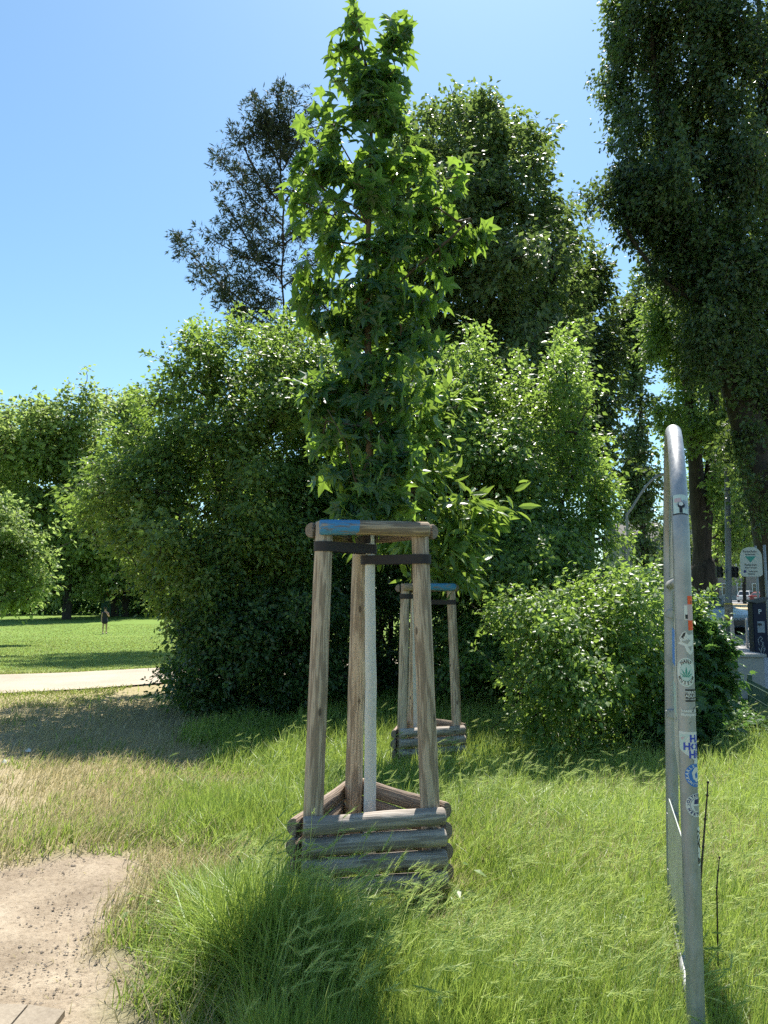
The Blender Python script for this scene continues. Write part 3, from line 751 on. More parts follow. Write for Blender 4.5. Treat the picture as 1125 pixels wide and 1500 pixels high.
# bearded ears of wall barley nodding with the wind
x, y = sample(7000, 2.5, 9.5, 1.5)
p = 0.30 + 1.2*np.exp(-((x+0.2)**2/0.55+(y-3.35)**2/0.3)) + 0.3*(x > 0.2)
keep = (rng.random(len(x)) < p*(1-0.92*((np.abs(x+0.05) < 0.6) & (y > 3.35) & (y < 4.7)))) & (dirtmask(x, y) < 0.02) & (drymask(x, y) < 0.5) & (x < 4.5)
x, y = x[keep], y[keep]; n = len(x); z = gz(x, y); h = height_field(x, y)*(1.0+0.40*rng.random(n))
az = rng.normal(0.05, 0.55, n); PV = []; PT = []; TT = []; b = 0
dirv = np.stack([np.cos(az), np.sin(az), np.zeros(n)], 1)
ln = (0.065+0.035*rng.random(n)); tilt = rng.uniform(-0.25, 1.0, n)
ed = norm(dirv*np.cos(tilt)[:, None] + np.array([0, 0, 1])*np.sin(tilt)[:, None])
root_ = np.stack([x, y, z], 1); top = root_ + dirv*(0.10*h/0.3)[:, None] + np.array([0, 0, 1])*h[:, None]
def quadstrip(a, b_, wd, side, tn):
    global b
    v = np.stack([a-side*wd, a+side*wd, b_], 1); PV.append(v.reshape(-1, 3)); k = len(a)
    PT.append((np.arange(k)*3)[:, None]+np.array([0, 1, 2])[None]+b); TT.append(np.repeat(tn, 3)); b += 3*k
up_ = np.array([0, 0, 1.])
sd_ = norm(np.cross(ed, up_[None])); ud = np.cross(sd_, ed)
mid = root_ + (top-root_)*0.6 + dirv*-0.02
for a_, b_ in ((root_, mid), (mid, top)):
    v = np.stack([a_-sd_*0.0011, a_+sd_*0.0011, b_+sd_*0.001, b_-sd_*0.001], 1)
    k = len(a_); PV.append(v.reshape(-1, 3)); q = (np.arange(k)*4)[:, None]
    PT.append((q+np.array([0, 1, 2])+b)); PT.append((q+np.array([0, 2, 3])+b)); TT.append(np.repeat(np.full(k, .2), 4)); b += 4*k
tn = np.clip(rng.normal(0.5, 0.25, n), 0, 1)
for j in range(16):
    s = (j/15.0); fan = (0.55-0.25*s); phi = rng.random(n)*6.28
    rd = sd_*np.cos(phi)[:, None] + ud*np.sin(phi)[:, None]
    a_ = top + ed*(ln*s*0.75)[:, None]; e_ = a_ + norm(ed + rd*fan)*(0.030+0.022*rng.random(n))[:, None]
    quadstrip(a_, e_, 0.0011, norm(np.cross(rd, ed)), tn)
    quadstrip(a_-ed*0.002, a_ + norm(ed+rd*0.35)*0.012, 0.003, norm(np.cross(rd, ed)), tn*0.6)
me = np_mesh('barley_ears', np.concatenate(PV), tris=np.concatenate(PT), tint=np.concatenate(TT)); me.materials.append(M['ear'])
tag(link('barley_ears', me), 'pale bearded wall barley ears nodding over the long grass', 'grass ears', kind='stuff')

x = rng.uniform(-4.2, -0.4, 70000); y = rng.uniform(2.4, 5.6, 70000); d_ = dirtmask(x, y)
keep = (softdirt(x, y) > 0.03) & (rng.random(len(x)) < 1.2*(1-d_)+0.02) & (fbm(x*6, y*6, 91) > 0.52); x, y = x[keep], y[keep]; n = len(x)
tag(link('edge_grass', blades('edge_grass', x, y, 0.02+0.06*rng.random(n)**2, 0.0035+0.003*rng.random(n), rng.random(n)*6.28, 0.6+0.9*rng.random(n), np.clip(rng.normal(.5, .3, n), 0, 1), M['grass_dry'])),
    'short worn tufts along the ragged edge of the bare earth', 'grass tufts', kind='stuff')
# pebbles and crumbs on the bare earth
x = rng.uniform(-3.4, -0.8, 9000); y = rng.uniform(2.5, 5.0, 9000); keep = dirtmask(x, y) > 0.3; x, y = x[keep], y[keep]; n = len(x)
s = 0.0015+0.008*rng.random(n)**5; oc = np.array([[1, 0, 0], [0, 1, 0], [-1, 0, 0], [0, -1, 0], [0, 0, .7], [0, 0, -.7]])
of = np.array([[0, 1, 4], [1, 2, 4], [2, 3, 4], [3, 0, 4], [1, 0, 5], [2, 1, 5], [3, 2, 5], [0, 3, 5]])
V = np.stack([x, y, gz(x, y)-0.008], 1)[:, None]+s[:, None, None]*oc[None]*(0.7+.6*rng.random((n, 6, 1)))
me = np_mesh('pebbles', V.reshape(-1, 3), tris=((np.arange(n)*6)[:, None, None]+of[None]).reshape(-1, 3)); M['pebble'] = speckle_mat('brown pebble', (0.12, 0.095, 0.07), (0.22, 0.18, 0.14), (0.36, 0.31, 0.25), 40, 6); me.materials.append(M['pebble'])
tag(link('pebbles', me), 'small brown pebbles and crumbs on the bare earth', 'pebbles', kind='stuff')

# dark ivy-like ground cover along the fence
rgc = np.random.default_rng(12); n = 9000
x = rgc.uniform(3.1, 8.2, n); y = rgc.uniform(8.25, 11.6, n); keep = (x > 3.3+0.22*(y-8.2)+rgc.normal(0, .12, n)) & ~((y > 9.9) & (x > 5.0)); x, y = x[keep], y[keep]; n = len(x)
hh_ = 0.04+0.26*fbm(x*2.2, y*2.2, 81)*rgc.random(n)**0.5
me = leaf_mesh('ground_cover', np.stack([x, y, gz(x, y)+hh_], 1), norm(np.stack([rgc.normal(0, 1, n), rgc.normal(0, 1, n)-.3, rgc.normal(-.2, .3, n)], 1)), norm(np.array([0, 0, 1.])+rgc.normal(0, .35, (n, 3))), 0.05+0.05*rgc.random(n), np.clip(rgc.normal(.4, .25, n), 0, 1), T_MAPLE)
me.materials.append(M['leaf_maple']); tag(link('ground_cover', me), 'dark lobed ground cover along the wire fence', 'ground cover', kind='stuff')
# ------------------------------------------------------------------ the tree guards
def half_log(r, length, flatside=0.25, n=14, lr=None, wob=0.0, seed=0):
    """half-round log along local Z, round side towards -Y"""
    mb = MB(); rg = random.Random(seed)
    prof = []
    a0 = math.asin(flatside)
    for k in range(n+1):
        a = -a0 + (PI+2*a0)*k/n; prof.append((math.cos(a)*r, -math.sin(a)*r))
    segs = 9; V = []
    for i in range(segs+1):
        t = i/segs; z = (t-0.5)*length; e = 1.0
        if i == 0 or i == segs: e = 0.90; z = z
        wx = math.sin(t*5+seed)*wob; rr = 1+0.03*math.sin(t*11+seed*2)
        V += [(p[0]*e*rr+wx, p[1]*e*rr, z) for p in prof]
        if i == 0: z2 = -length/2+0.008; V += [(p[0]*rr+wx, p[1]*rr, z2) for p in prof]
        if i == segs-1: z2 = length/2-0.008; V += [(p[0]*rr+wx, p[1]*rr, z2) for p in prof]
    m = len(prof); R = len(V)//m; Fc = []
    for i in range(R-1):
        for k in range(m): Fc.append((i*m+k, i*m+(k+1) % m, (i+1)*m+(k+1) % m, (i+1)*m+k))
    mb.add(V, Fc, True); mb.f += [tuple(reversed(range(m))), tuple((R-1)*m+k for k in range(m))]; mb.sm += [False, False]
    return mb
def post(r0, r1, length, seed=0, n=20):
    mb = MB(); rg = random.Random(seed); pts = []; rr = []
    for i in range(13):
        t = i/12; pts.append((math.sin(t*3+seed)*0.003, math.cos(t*4+seed)*0.003, t*length)); rr.append(r0+(r1-r0)*t + rg.uniform(-.0012, .0012))
    pts.append((pts[-1][0], pts[-1][1], length+0.006)); rr.append(r1*0.9)
    mb.tube(pts, rr, n); return mb
def frame_rot(zdir, ydir):
    z = Vector(zdir).normalized(); y = Vector(ydir); y = (y - z*y.dot(z)).normalized(); x = y.cross(z)
    return Matrix((x, y, z)).transposed().to_quaternion()
def band(mb, c1, r1, c2, r2, z, hgt, th=0.003, sag=0.0):
    """flat belt around two round things at height z"""
    c1 = Vector(c1); c2 = Vector(c2); d = (c2-c1); Ld = d.length; ang = math.atan2(d.y, d.x); al = math.acos(max(-1, min(1, (r1-r2)/Ld)))
    pts = []
    for k in range(17):
        a = ang + al + (2*PI-2*al)*k/16; pts.append((c1.x+math.cos(a)*r1, c1.y+math.sin(a)*r1, 0))
    for k in range(17):
        a = ang - al + (2*al)*k/16; pts.append((c2.x+math.cos(a)*r2, c2.y+math.sin(a)*r2, 1))
    n = len(pts); V = []
    for s, off in ((0, 0), (1, 0), (1, th), (0, th)):
        for p in pts:
            cc = c2 if p[2] else c1; dx = Vector((p[0]-cc.x, p[1]-cc.y)).normalized()
            V.append((p[0]+dx.x*off, p[1]+dx.y*off, z+(s-0.5)*hgt + sag*p[2]))
    Fc = []
    for a in range(4):
        b_ = (a+1) % 4
        for k in range(n): Fc.append((a*n+k, a*n+(k+1) % n, b_*n+(k+1) % n, b_*n+k))
    mb.add(V, Fc, False)

def tree_guard(base, rot, label, paint_mat, group, trunk_off=(0.02, 0.05), seed=1, lowbar=0.155, height=1.955):
    g = empty('tree_guard', base, rot); tag(g, label, 'tree guard', group)
    # bottom triangle: front left, front right, back ; measured from the photograph
    bot = [Vector((-0.272, -0.262, 0)), Vector((0.357, -0.120, 0)), Vector((-0.085, 0.37, 0))]
    top = [Vector((-0.212, -0.150, 0)), Vector((0.300, -0.050, 0)), Vector((-0.03, 0.27, 0))]
    for k in range(3):
        a = bot[k]-Vector((0, 0, 0.12)); b_ = Vector((top[k].x, top[k].y, height+ (0.012 if k == 2 else 0.006)))
        a = a + (a-b_)*0.0
        post(0.052, 0.047, (b_-a).length, seed+k).build('leg', M['wood'], g, a, frame_rot(b_-a, (0, 1, 0)))
    def pos(k, z): return bot[k].lerp(top[k], z/height)
    zs = [0.455, 0.355, 0.255, lowbar]
    for (i, j, ext) in ((0, 1, 0.075), (1, 2, 0.055), (2, 0, 0.075)):
        for q, z in enumerate(zs):
            a = pos(i, z); b_ = pos(j, z); d = (b_-a).normalized(); outw = Vector((d.y, -d.x, 0))
            zz = z + (0.0 if i == 0 else (0.012 if i == 1 else -0.012))
            e1 = ext*0.65 if i == 0 else ext; e2 = ext
            if i == 0: e1, e2 = 0.050, 0.055
            Ln = (b_-a).length + e1 + e2; mid = (a+b_)/2 + d*(e2-e1)/2 + outw*(0.052+0.010); mid.z = zz
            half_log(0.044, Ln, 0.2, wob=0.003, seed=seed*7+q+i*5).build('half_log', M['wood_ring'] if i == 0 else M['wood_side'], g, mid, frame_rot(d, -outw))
    zt = height-0.022
    for (i, j) in ((0, 1), (1, 2), (2, 0)):
        a = pos(i, zt); b_ = pos(j, zt); d = (b_-a).normalized(); outw = Vector((d.y, -d.x, 0)); e = 0.034 if i == 0 else 0.052
        mid = (a+b_)/2 + outw*(0.047+0.006); mid.z = zt + (0 if i == 0 else -0.012)
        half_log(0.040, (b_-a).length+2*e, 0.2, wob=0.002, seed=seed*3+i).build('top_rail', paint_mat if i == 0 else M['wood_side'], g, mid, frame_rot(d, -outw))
    tr = Vector((trunk_off[0], trunk_off[1], 0))
    mb = MB(); band(mb, pos(0, 1.83), 0.0505, tr, 0.040, 1.835, 0.052, sag=-0.004); mb.build('strap', M['strap'], g)
    mb = MB(); band(mb, pos(1, 1.77), 0.0505, tr, 0.0445, 1.772, 0.050); mb.build('strap', M['strap'], g)
    mb = MB(); band(mb, pos(2, 1.87), 0.0505, tr, 0.0365, 1.885, 0.045); mb.build('strap', M['strap'], g)
    return g
GR = 'triangular tree guards'
tree_guard((-0.103, 4.112, 0), 0.0, 'near weathered timber tree guard with blue paint on the left end of its top rail', M['wood_blueA'], GR, seed=1)
g2y = 8.1; g2 = at(622, 1000, g2y); G2 = (g2.x-0.02, g2y, g1(g2.x, g2y)-0.0)
tree_guard(G2, 0.12, 'farther shaded timber tree guard with blue paint on the right of its top rail', M['wood_blueB'], GR, seed=5, trunk_off=(0.05, 0.04))

# young whitewashed tree inside the near guard
def sapling(name, label, cat, base, stem, rads, blobs, Y, dY, ncl, per, crad, size, tmpl, mat, bark, seed, limbs, **kw):
    rng = np.random.default_rng(seed)
    C = blob_pts([((b[0]-541)*(0.86 if (b[1] > 440 and blobs is sb) else 0.97)+541, b[1], b[2]*0.84, b[3]*0.70) for b in blobs], Y, dY, ncl, rng, 0.45, False)
    root = empty(name, base); tag(root, label, cat, 'young trees in the tree guards'); ofs = np.array(base)
    mb = MB(); P = [Vector(s)-Vector(base) for s in stem]
    Q = []; R = []
    for i in range(len(P)-1):
        for k in range(6):
            t = k/6; Q.append(P[i].lerp(P[i+1], t)+Vector((random.Random(i*9+k+seed).uniform(-.003, .003), 0, 0))); R.append(rads[i]+(rads[i+1]-rads[i])*t)
    Q.append(P[-1]); R.append(rads[-1]); mb.tube(Q, R, 14)
    mb.build('trunk', bark, root)
    st2 = [[stem[k] for k in range(2, len(stem))]] + limbs
    A, B, ra, rb, PP, RR = grow(st2, C, rng, kw.get('tip', 0.0028), 0.42, 0.020, 0.0)
    tm = tubes_mesh('branches', A-ofs, B-ofs, ra, rb, 6); tm.materials.append(kw.get('bb', M['bark'])); t = bpy.data.objects.new('branches', tm); COL.objects.link(t); t.parent = root
    cc = np.array([stem[2][0], stem[2][1], C[:, 2].mean()])
    foliage('crown', C-ofs, per, crad, size, tmpl, rng, cc-ofs, kw.get('flat', 0.8), kw.get('up', 0.35), kw.get('outw', 0.9), kw.get('droop', 0.85), mat, root, 0.2, 0.25, 0.5)
    return root
Ys = 4.15
sb = [(521, 38, 18, 20), (520, 75, 30, 26), (572, 62, 24, 34), (504, 118, 22, 22), (560, 120, 44, 34), (520, 165, 30, 20), (480, 192, 36, 22), (578, 172, 46, 24), (550, 150, 20, 30),
      (448, 190, 20, 16), (500, 235, 42, 30), (560, 240, 44, 30), (450, 262, 30, 34), (441, 296, 24, 24), (606, 252, 30, 26), (520, 300, 56, 38), (668, 270, 24, 24), (640, 305, 34, 26), (688, 338, 34, 24),
      (590, 310, 42, 34), (560, 360, 60, 34), (640, 365, 40, 28), (480, 365, 40, 26), (465, 405, 32, 22), (520, 420, 56, 34), (600, 430, 60, 34), (452, 440, 26, 24), (500, 470, 54, 30), (565, 480, 58, 34),
      (618, 500, 40, 26), (540, 535, 64, 32), (470, 560, 42, 30), (445, 585, 24, 32), (520, 590, 60, 34), (600, 580, 44, 34), (495, 630, 46, 28), (560, 640, 50, 34), (540, 690, 46, 30), (520, 728, 34, 30), (575, 700, 30, 34), (490, 690, 26, 26), (550, 745, 30, 20), (505, 745, 24, 20), (585, 655, 34, 34), (590, 730, 16, 20), (519, 16, 12, 16), (524, 10, 9, 10), (570, 48, 16, 20)]
stem = [at(541, 1330, Ys), at(543, 1050, Ys), at(542, 760, Ys), at(541, 600, Ys), at(538, 450, Ys), at(540, 300, Ys), at(545, 180, Ys), at(534, 90, Ys), at(522, 22, Ys)]
stem[0].z = -0.05
rads = [0.034, 0.032, 0.026, 0.022, 0.019, 0.014, 0.010, 0.006, 0.003]
limbs = [[at(541, 745, Ys), at(518, 700, Ys-.1), at(508, 650, Ys-.2), at(480, 600, Ys-.25)], [at(541, 560, Ys), at(580, 500, Ys), at(620, 440, Ys)], [at(539, 460, Ys), at(600, 400, Ys), at(660, 350, Ys-.1), at(690, 320, Ys-.1)],
         [at(540, 330, Ys), at(490, 290, Ys), at(455, 260, Ys)], [at(541, 520, Ys), at(500, 480, Ys+.1), at(460, 430, Ys+.1)]]
sapling('young_tree', 'slender young tree with drooping star shaped leaves and whitewashed trunk in the near guard', 'tree', (-0.08, Ys, 0), stem, rads, sb, Ys, 0.34, 300, 6.0, 0.070, 0.098, T_STAR, M['leaf_star'], M['bark_young'], 5, limbs)

# second tree, behind: long toothed leaves in bright sprays
Y2 = 8.15
cb = [(600, 530, 22, 20), (672, 592, 24, 22), (645, 640, 26, 22), (640, 690, 30, 26), (608, 600, 30, 34), (600, 660, 30, 30), (600, 720, 34, 30), (700, 745, 46, 26), (670, 790, 40, 30), (740, 745, 22, 16), (640, 760, 36, 30), (690, 830, 30, 20), (595, 780, 36, 30), (640, 830, 30, 20), (560, 790, 26, 24)]
cb = [(b[0]-(14 if b[0] > 640 else 0), b[1], b[2]*0.9, b[3]*0.9) for b in cb]
stem2 = [at(612, 1110, Y2), at(610, 960, Y2), at(606, 840, Y2), at(604, 740, Y2), at(606, 640, Y2), at(604, 530, Y2)]
stem2[0].z = g1(stem2[0].x, Y2)-0.05
sapling('young_chestnut_tree', 'young tree with bright sprays of long toothed leaves above the farther guard', 'tree', (stem2[0].x, Y2, g1(stem2[0].x, Y2)), stem2, [0.042, 0.038, 0.028, 0.022, 0.015, 0.006], cb, Y2, 0.5, 120, 11, 0.17, 0.20, T_LANCE, M['leaf_lance'], M['bark_young2'], 9,
        [[at(606, 800, Y2), at(650, 760, Y2), at(700, 745, Y2)], [at(605, 700, Y2), at(640, 650, Y2), at(672, 592, Y2)]], up=0.5, outw=0.5, droop=0.15, flat=0.6)
# ------------------------------------------------------------------ shrubs and trees of the park
BG = 'trees and shrubs behind the tree guards'
def stemsfrom(px, Y, tops, spread=0.25, n=None):
    b0 = gp(px, Y); out = []
    for k, t in enumerate(tops):
        a = 2*PI*k/len(tops)+0.7; s = (b0[0]+spread*math.cos(a), b0[1]+spread*math.sin(a)*0.8, b0[2]-0.05)
        e = at(t[0], t[1], Y+(t[2] if len(t) > 2 else 0)); m = (Vector(s)*0.55+Vector(e)*0.45); m.z += 0.1*(e.z-s[2]); out.append([s, tuple(m), tuple(e)])
    return b0, out
# big yellow-green shrub on the left
b0, st = stemsfrom(350, 13.2, ((300, 620), (400, 600), (240, 720, .3), (360, 760, -.4), (420, 820, -.3), (450, 640, .4)), 0.35)
plant('large_shrub', 'large spreading yellow green shrub left of the near tree guard', 'shrub', BG, b0, st,
      ('poly', [(100,750),(128,715),(140,690),(175,672),(170,640),(205,618),(200,575),(245,565),(240,530),(285,525),(268,480),(320,490),(335,452),(370,490),(400,465),(440,485),(480,500),(490,620),(480,760),(470,900),(400,960),(300,960),(290,900),(250,910),(215,870),(190,810),(150,790)], dict(mass=75, relief=0.75, thr=0.36)),
      13.2, 1.5, 2300, 34, 0.24, 0.086, T_OVAL, M['leaf_hazel'], M['bark_dark'], 21, tip=0.0045, shell=0.75, droop=0.15, up=0.7)
b0, st = stemsfrom(390, 12.0, ((330, 900), (420, 900), (300, 970, -.2), (450, 960, -.2), (370, 880, .2)), 0.4)
plant('low_shrub', 'low dark shrub whose foliage reaches the grass left of the near guard', 'shrub', BG, b0, st,
      ('poly', [(235,1010),(240,985),(270,965),(262,935),(285,905),(300,880),(400,860),(470,850),(500,900),(500,1020),(430,1045),(330,1048),(280,1040)], dict(mass=60, relief=0.5)),
      12.0, 1.0, 900, 36, 0.20, 0.074, T_OVAL, M['leaf_dark'], M['bark_dark'], 22, tip=0.004, shell=0.75, droop=0.1)
# dark shrubs straight behind the guards
b0, st = stemsfrom(560, 14.5, ((480, 760), (560, 700), (640, 740), (520, 640, .5), (600, 600, .5), (460, 860)), 0.5)
plant('tall_dark_shrub', 'tall dark green shrub directly behind the near tree guard', 'shrub', BG, b0, st,
      ('poly', [(425,560),(470,520),(560,520),(660,520),(700,580),(715,760),(710,900),(730,1035),(600,1050),(440,1045),(420,900),(415,700)], dict(mass=70, relief=0.7, edge=45, thr=0.34)),
      14.6, 1.6, 2100, 36, 0.28, 0.088, T_OVAL, M['leaf_dark'], M['bark_dark'], 23, tip=0.005, shell=0.7, droop=0.15)
b0, st = stemsfrom(770, 13.2, ((720, 760), (800, 700), (860, 640), (760, 600, .5), (700, 660, .5), (840, 800)), 0.4)
plant('leafy_shrub', 'tall leafy shrub with light green shoots right of the farther guard', 'shrub', BG, b0, st,
      ('poly', [(640,600),(655,520),(675,560),(700,470),(722,570),(745,590),(762,510),(785,590),(812,545),(838,470),(846,570),(862,560),(875,620),(880,660),(895,720),(905,800),(900,880),(860,1000),(740,1040),(660,1030),(640,900),(650,760),(640,640)], dict(mass=75, relief=0.75, thr=0.36)),
      13.0, 1.5, 2500, 34, 0.24, 0.086, T_OVAL, M['leaf_bright'], M['bark_dark'], 24, tip=0.005, shell=0.78, droop=0.25)
# the great tree in the middle distance
b0, st = stemsfrom(725, 21, ((700, 560), ), 0.05)
tr_ = [gp(725, 21), atp(722, 760, 21), atp(716, 600, 21), atp(700, 500, 21), atp(690, 380, 21), atp(700, 230, 21)]
st = [tr_, [atp(716, 600, 21), atp(740, 530, 20.5), atp(775, 485, 20), atp(800, 420, 20)], [atp(700, 480, 21), atp(640, 400, 21), atp(630, 300, 21)], [atp(710, 540, 21), atp(760, 400, 21.4), atp(760, 280, 21.5)]]
plant('great_tree', 'great broad dark tree rising behind the young tree, reddish tinged leaves', 'tree', BG, tr_[0], st,
      ('poly', [(560,300),(575,220),(600,175),(640,160),(680,142),(720,152),(760,182),(800,205),(812,235),(790,275),(822,285),(818,320),(838,345),(835,400),(850,430),(850,500),(850,600),(800,690),(640,680),(560,600),(545,480)], dict(mass=75, relief=0.5, thr=0.28, core=0.2)),
      21, 2.8, 2300, 36, 0.36, 0.155, T_OVAL, M['leaf_mid'], M['bark_dark'], 25, tip=0.010, shell=0.72, droop=0.45, rmax=0.30, up=0.6)
tr_ = [gp(868, 27), atp(866, 700, 27), atp(862, 520, 27), atp(864, 400, 27)]
plant('dark_tree', 'dark dense tree stepping down right of the great tree', 'tree', BG, tr_[0], [tr_],
      ('poly', [(800,420),(835,400),(845,385),(880,388),(895,410),(890,435),(905,450),(900,560),(890,700),(800,720),(790,520)], dict(mass=55, relief=0.5, edge=35)),
      27, 2.0, 800, 36, 0.38, 0.17, T_OVAL, M['leaf_poplar'], M['bark_dark'], 26, tip=0.012, shell=0.6)
# open dark conifer-like tree at left
rg = np.random.default_rng(8)
YC = 34.0
tr_ = [gp(416, YC), atp(416, 700, YC), atp(415, 480, YC), atp(414, 330, YC), atp(412, 200, YC), atp(405, 130, YC)]
brs = [(412, 500, 262, 352, 0), (412, 470, 300, 395, .8), (413, 415, 330, 300, .5), (413, 390, 300, 345, -.6), (413, 330, 318, 228, .2), (413, 300, 345, 195, -.5), (413, 250, 372, 150, .3), (414, 230, 430, 130, .2), (414, 300, 470, 200, .5), (414, 360, 480, 290, .2), (414, 420, 490, 350, 0),
       (414, 470, 500, 420, .5), (413, 280, 350, 250, 1), (413, 440, 350, 400, -1), (413, 210, 384, 170, -.4), (414, 250, 452, 165, -.3), (413, 500, 330, 450, 1), (413, 360, 360, 320, 1.2), (414, 350, 450, 290, -1)]
stc = [tr_]; ex = []
for (x0, y0, x1, y1, dy) in brs:
    a = at(x0, y0, YC); b_ = at(x1, y1, YC+dy); m = a.lerp(b_, 0.5); m.z -= 0.3; stc.append([tuple(a), tuple(m), tuple(b_)])
    Ln = (b_-a).length
    for k in range(int(11*Ln)):
        t = 0.12+0.9*rg.random(); p = (a.lerp(m, t*2) if t < .5 else m.lerp(b_, t*2-1)); sp = 0.11+0.48*math.sin(PI*min(1, t))**0.7*(0.5+0.5*t)*min(1, Ln/4)
        ex.append([p.x+rg.normal(0, sp), p.y+rg.normal(0, sp*1.2), p.z+rg.normal(0.08, sp*0.75)])
ex = np.array(ex)
plant('sparse_tree', 'tall sparse dark tree with upswept open branches against the sky', 'tree', BG, tr_[0], stc,
      [(412, 140, 14, 22), (400, 200, 40, 40)], YC, 0.8, 60, 14, 0.28, 0.27, T_TUFT, M['leaf_conifer'], M['bark_dark'], 27, tip=0.011, extra=ex, shell=0.6, up=0.5, rmax=0.2, droop=-0.1)

# poplars on the right
PG = 'poplars along the street'
def col_blobs(line, rx, ry, n):
    out = []
    for k in range(n):
        t = k/(n-1); s = t*(len(line)-1); i = min(int(s), len(line)-2); f = s-i
        out.append((line[i][0]*(1-f)+line[i+1][0]*f, line[i][1]*(1-f)+line[i+1][1]*f, rx[0]*(1-t)+rx[1]*t, ry))
    return out
YP = 24.0
tr_ = [gp(1170, YP), atp(1138, 780, YP), atp(1100, 640, YP), atp(1062, 520, YP), atp(1020, 420, YP), atp(985, 300, YP), atp(960, 150, YP), atp(955, 0, YP), atp(985, -190, YP)]
s2 = [atp(1150, 800, YP), atp(1125, 640, YP+.3), atp(1098, 480, YP+.4), atp(1075, 330, YP+.5), atp(1060, 150, YP+.5), atp(1065, -50, YP+.5), atp(1070, -200, YP+.5)]
s3 = [atp(1160, 800, YP-.1), atp(1155, 640, YP), atp(1140, 480, YP), atp(1125, 300, YP), atp(1115, 100, YP), atp(1110, -250, YP)]
s4 = [atp(1098, 480, YP+.4), atp(1050, 400, YP+.4), atp(1030, 250, YP+.4), atp(1010, 60, YP+.4), atp(1000, -200, YP+.4)]
s5 = [atp(1040, 460, YP), atp(960, 400, YP-.2), atp(905, 320, YP-.2)]
def column_lobes(poly, n, rx, ry, seed):
    r_ = np.random.default_rng(seed); xs = [p[0] for p in poly]; ys = [p[1] for p in poly]; o = []
    while len(o) < n:
        a = r_.uniform(min(xs), max(xs)); b = r_.uniform(min(ys), max(ys))
        if inpoly(np.array([a]), np.array([b]), poly)[0]: o.append((a, b, r_.uniform(*rx), r_.uniform(*ry), r_.uniform(-1.8, 1.8)))
    return o
pb = column_lobes([(905, -60), (905, 60), (900, 160), (915, 230), (925, 330), (965, 420), (1000, 500), (1050, 600), (1085, 720), (1120, 800), (1200, 800), (1200, -60)], 98, (16, 30), (45, 85), 1)
pb += column_lobes([(930, -60), (950, -200), (1060, -290), (1160, -200), (1200, -60)], 26, (18, 30), (50, 90), 2) + [(925, 262, 40, 20), (890, 300, 34, 24), (870, 285, 20, 14), (910, 330, 24, 18), (905, 45, 18, 50), (890, 140, 16, 24), (905, 110, 18, 40), (920, 170, 26, 50), (935, 220, 26, 50), (950, 300, 26, 50), (960, 60, 24, 60), (965, 130, 22, 50), (1010, 20, 24, 60), (985, 390, 26, 40)]
rp_ = plant('poplar', 'huge dark poplar with leaning trunk filling the upper right corner', 'tree', PG, tr_[0], [tr_, s2, s3, s4, s5], pb, YP, 2.6, 3600, 40, 0.34, 0.15, T_OVAL, M['leaf_poplar'], M['bark_grey'], 31,
      tip=0.009, shell=0.7, rmax=0.2, droop=0.3, up=0.3, outw=0.8, flat=1.5)
# massive trunk of that poplar (bare, leaning)
mb = MB(); bs = Vector(tr_[0])
def tk(line, r):
    pts = []; rr = []
    for i in range(len(line)-1):
        a = Vector(line[i]); b_ = Vector(line[i+1])
        for k in range(5): pts.append(a.lerp(b_, k/5)+Vector((random.uniform(-.02, .02), random.uniform(-.02, .02), 0))-bs); rr.append((r[i]+(r[i+1]-r[i])*k/5)*random.uniform(.96, 1.04))
    pts.append(Vector(line[-1])-bs); rr.append(r[-1]); mb.tube(pts, rr, 14)
random.seed(4)
tk([Vector(tr_[0])-Vector((0, 0, .2))]+tr_[1:6], [1.0, 0.72, 0.52, 0.40, 0.30, 0.17]); tk(s2[:5], [0.5, 0.36, 0.28, 0.2, 0.14]); tk(s3[:5], [0.5, 0.36, 0.28, 0.2, 0.14])
mb.build('bole', M['bark_grey'], rp_)

YP2 = 31.0
tr_ = [gp(1030, YP2), atp(1028, 800, YP2), atp(1016, 650, YP2), atp(1004, 520, YP2), atp(990, 420, YP2)]
s2 = [atp(1030, 800, YP2), atp(1044, 660, YP2), atp(1046, 520, YP2), atp(1030, 420, YP2)]
rp_ = plant('poplar', 'middle poplar with two dark stems and a swollen trunk beside the signal post', 'tree', PG, tr_[0], [tr_, s2],
      column_lobes([(950, 420), (1000, 400), (1060, 420), (1100, 500), (1105, 760), (1075, 830), (1045, 700), (1030, 640), (990, 660), (965, 560)], 46, (13, 22), (35, 60), 3),
      YP2, 1.8, 1200, 34, 0.34, 0.17, T_OVAL, M['leaf_hazel'], M['bark_dark'], 32, tip=0.009, shell=0.6, rmax=0.12)
mb = MB(); bs = Vector(tr_[0])
tk([Vector(tr_[0])-Vector((0, 0, .2))]+tr_[1:], [0.55, 0.36, 0.27, 0.21, 0.11]); tk(s2, [0.3, 0.23, 0.17, 0.11])
mb.tube([Vector(atp(1031, 900, YP2))-bs, Vector(atp(1031, 870, YP2))-bs, Vector(atp(1031, 835, YP2))-bs, Vector(atp(1030, 812, YP2))-bs], [0.42, 0.54, 0.54, 0.3], 12)
mb.build('bole', M['bark_dark'], rp_)
YP3 = 46.0
tr_ = [gp(942, YP3), atp(940, 700, YP3), atp(936, 520, YP3), atp(930, 440, YP3)]
plant('poplar', 'slim distant poplar in the gap between great tree and metal frame', 'tree', PG, tr_[0], [tr_],
      col_blobs([(926, 445), (930, 520), (936, 640), (938, 760), (936, 860)], (17, 30), 40, 9)+[(955, 600, 16, 40), (958, 700, 18, 50), (905, 470, 14, 24), (948, 500, 12, 30)], YP3, 1.6, 700, 34, 0.5, 0.24, T_DIAM, M['leaf_poplar'], M['bark_dark'], 33, tip=0.014, shell=0.6)
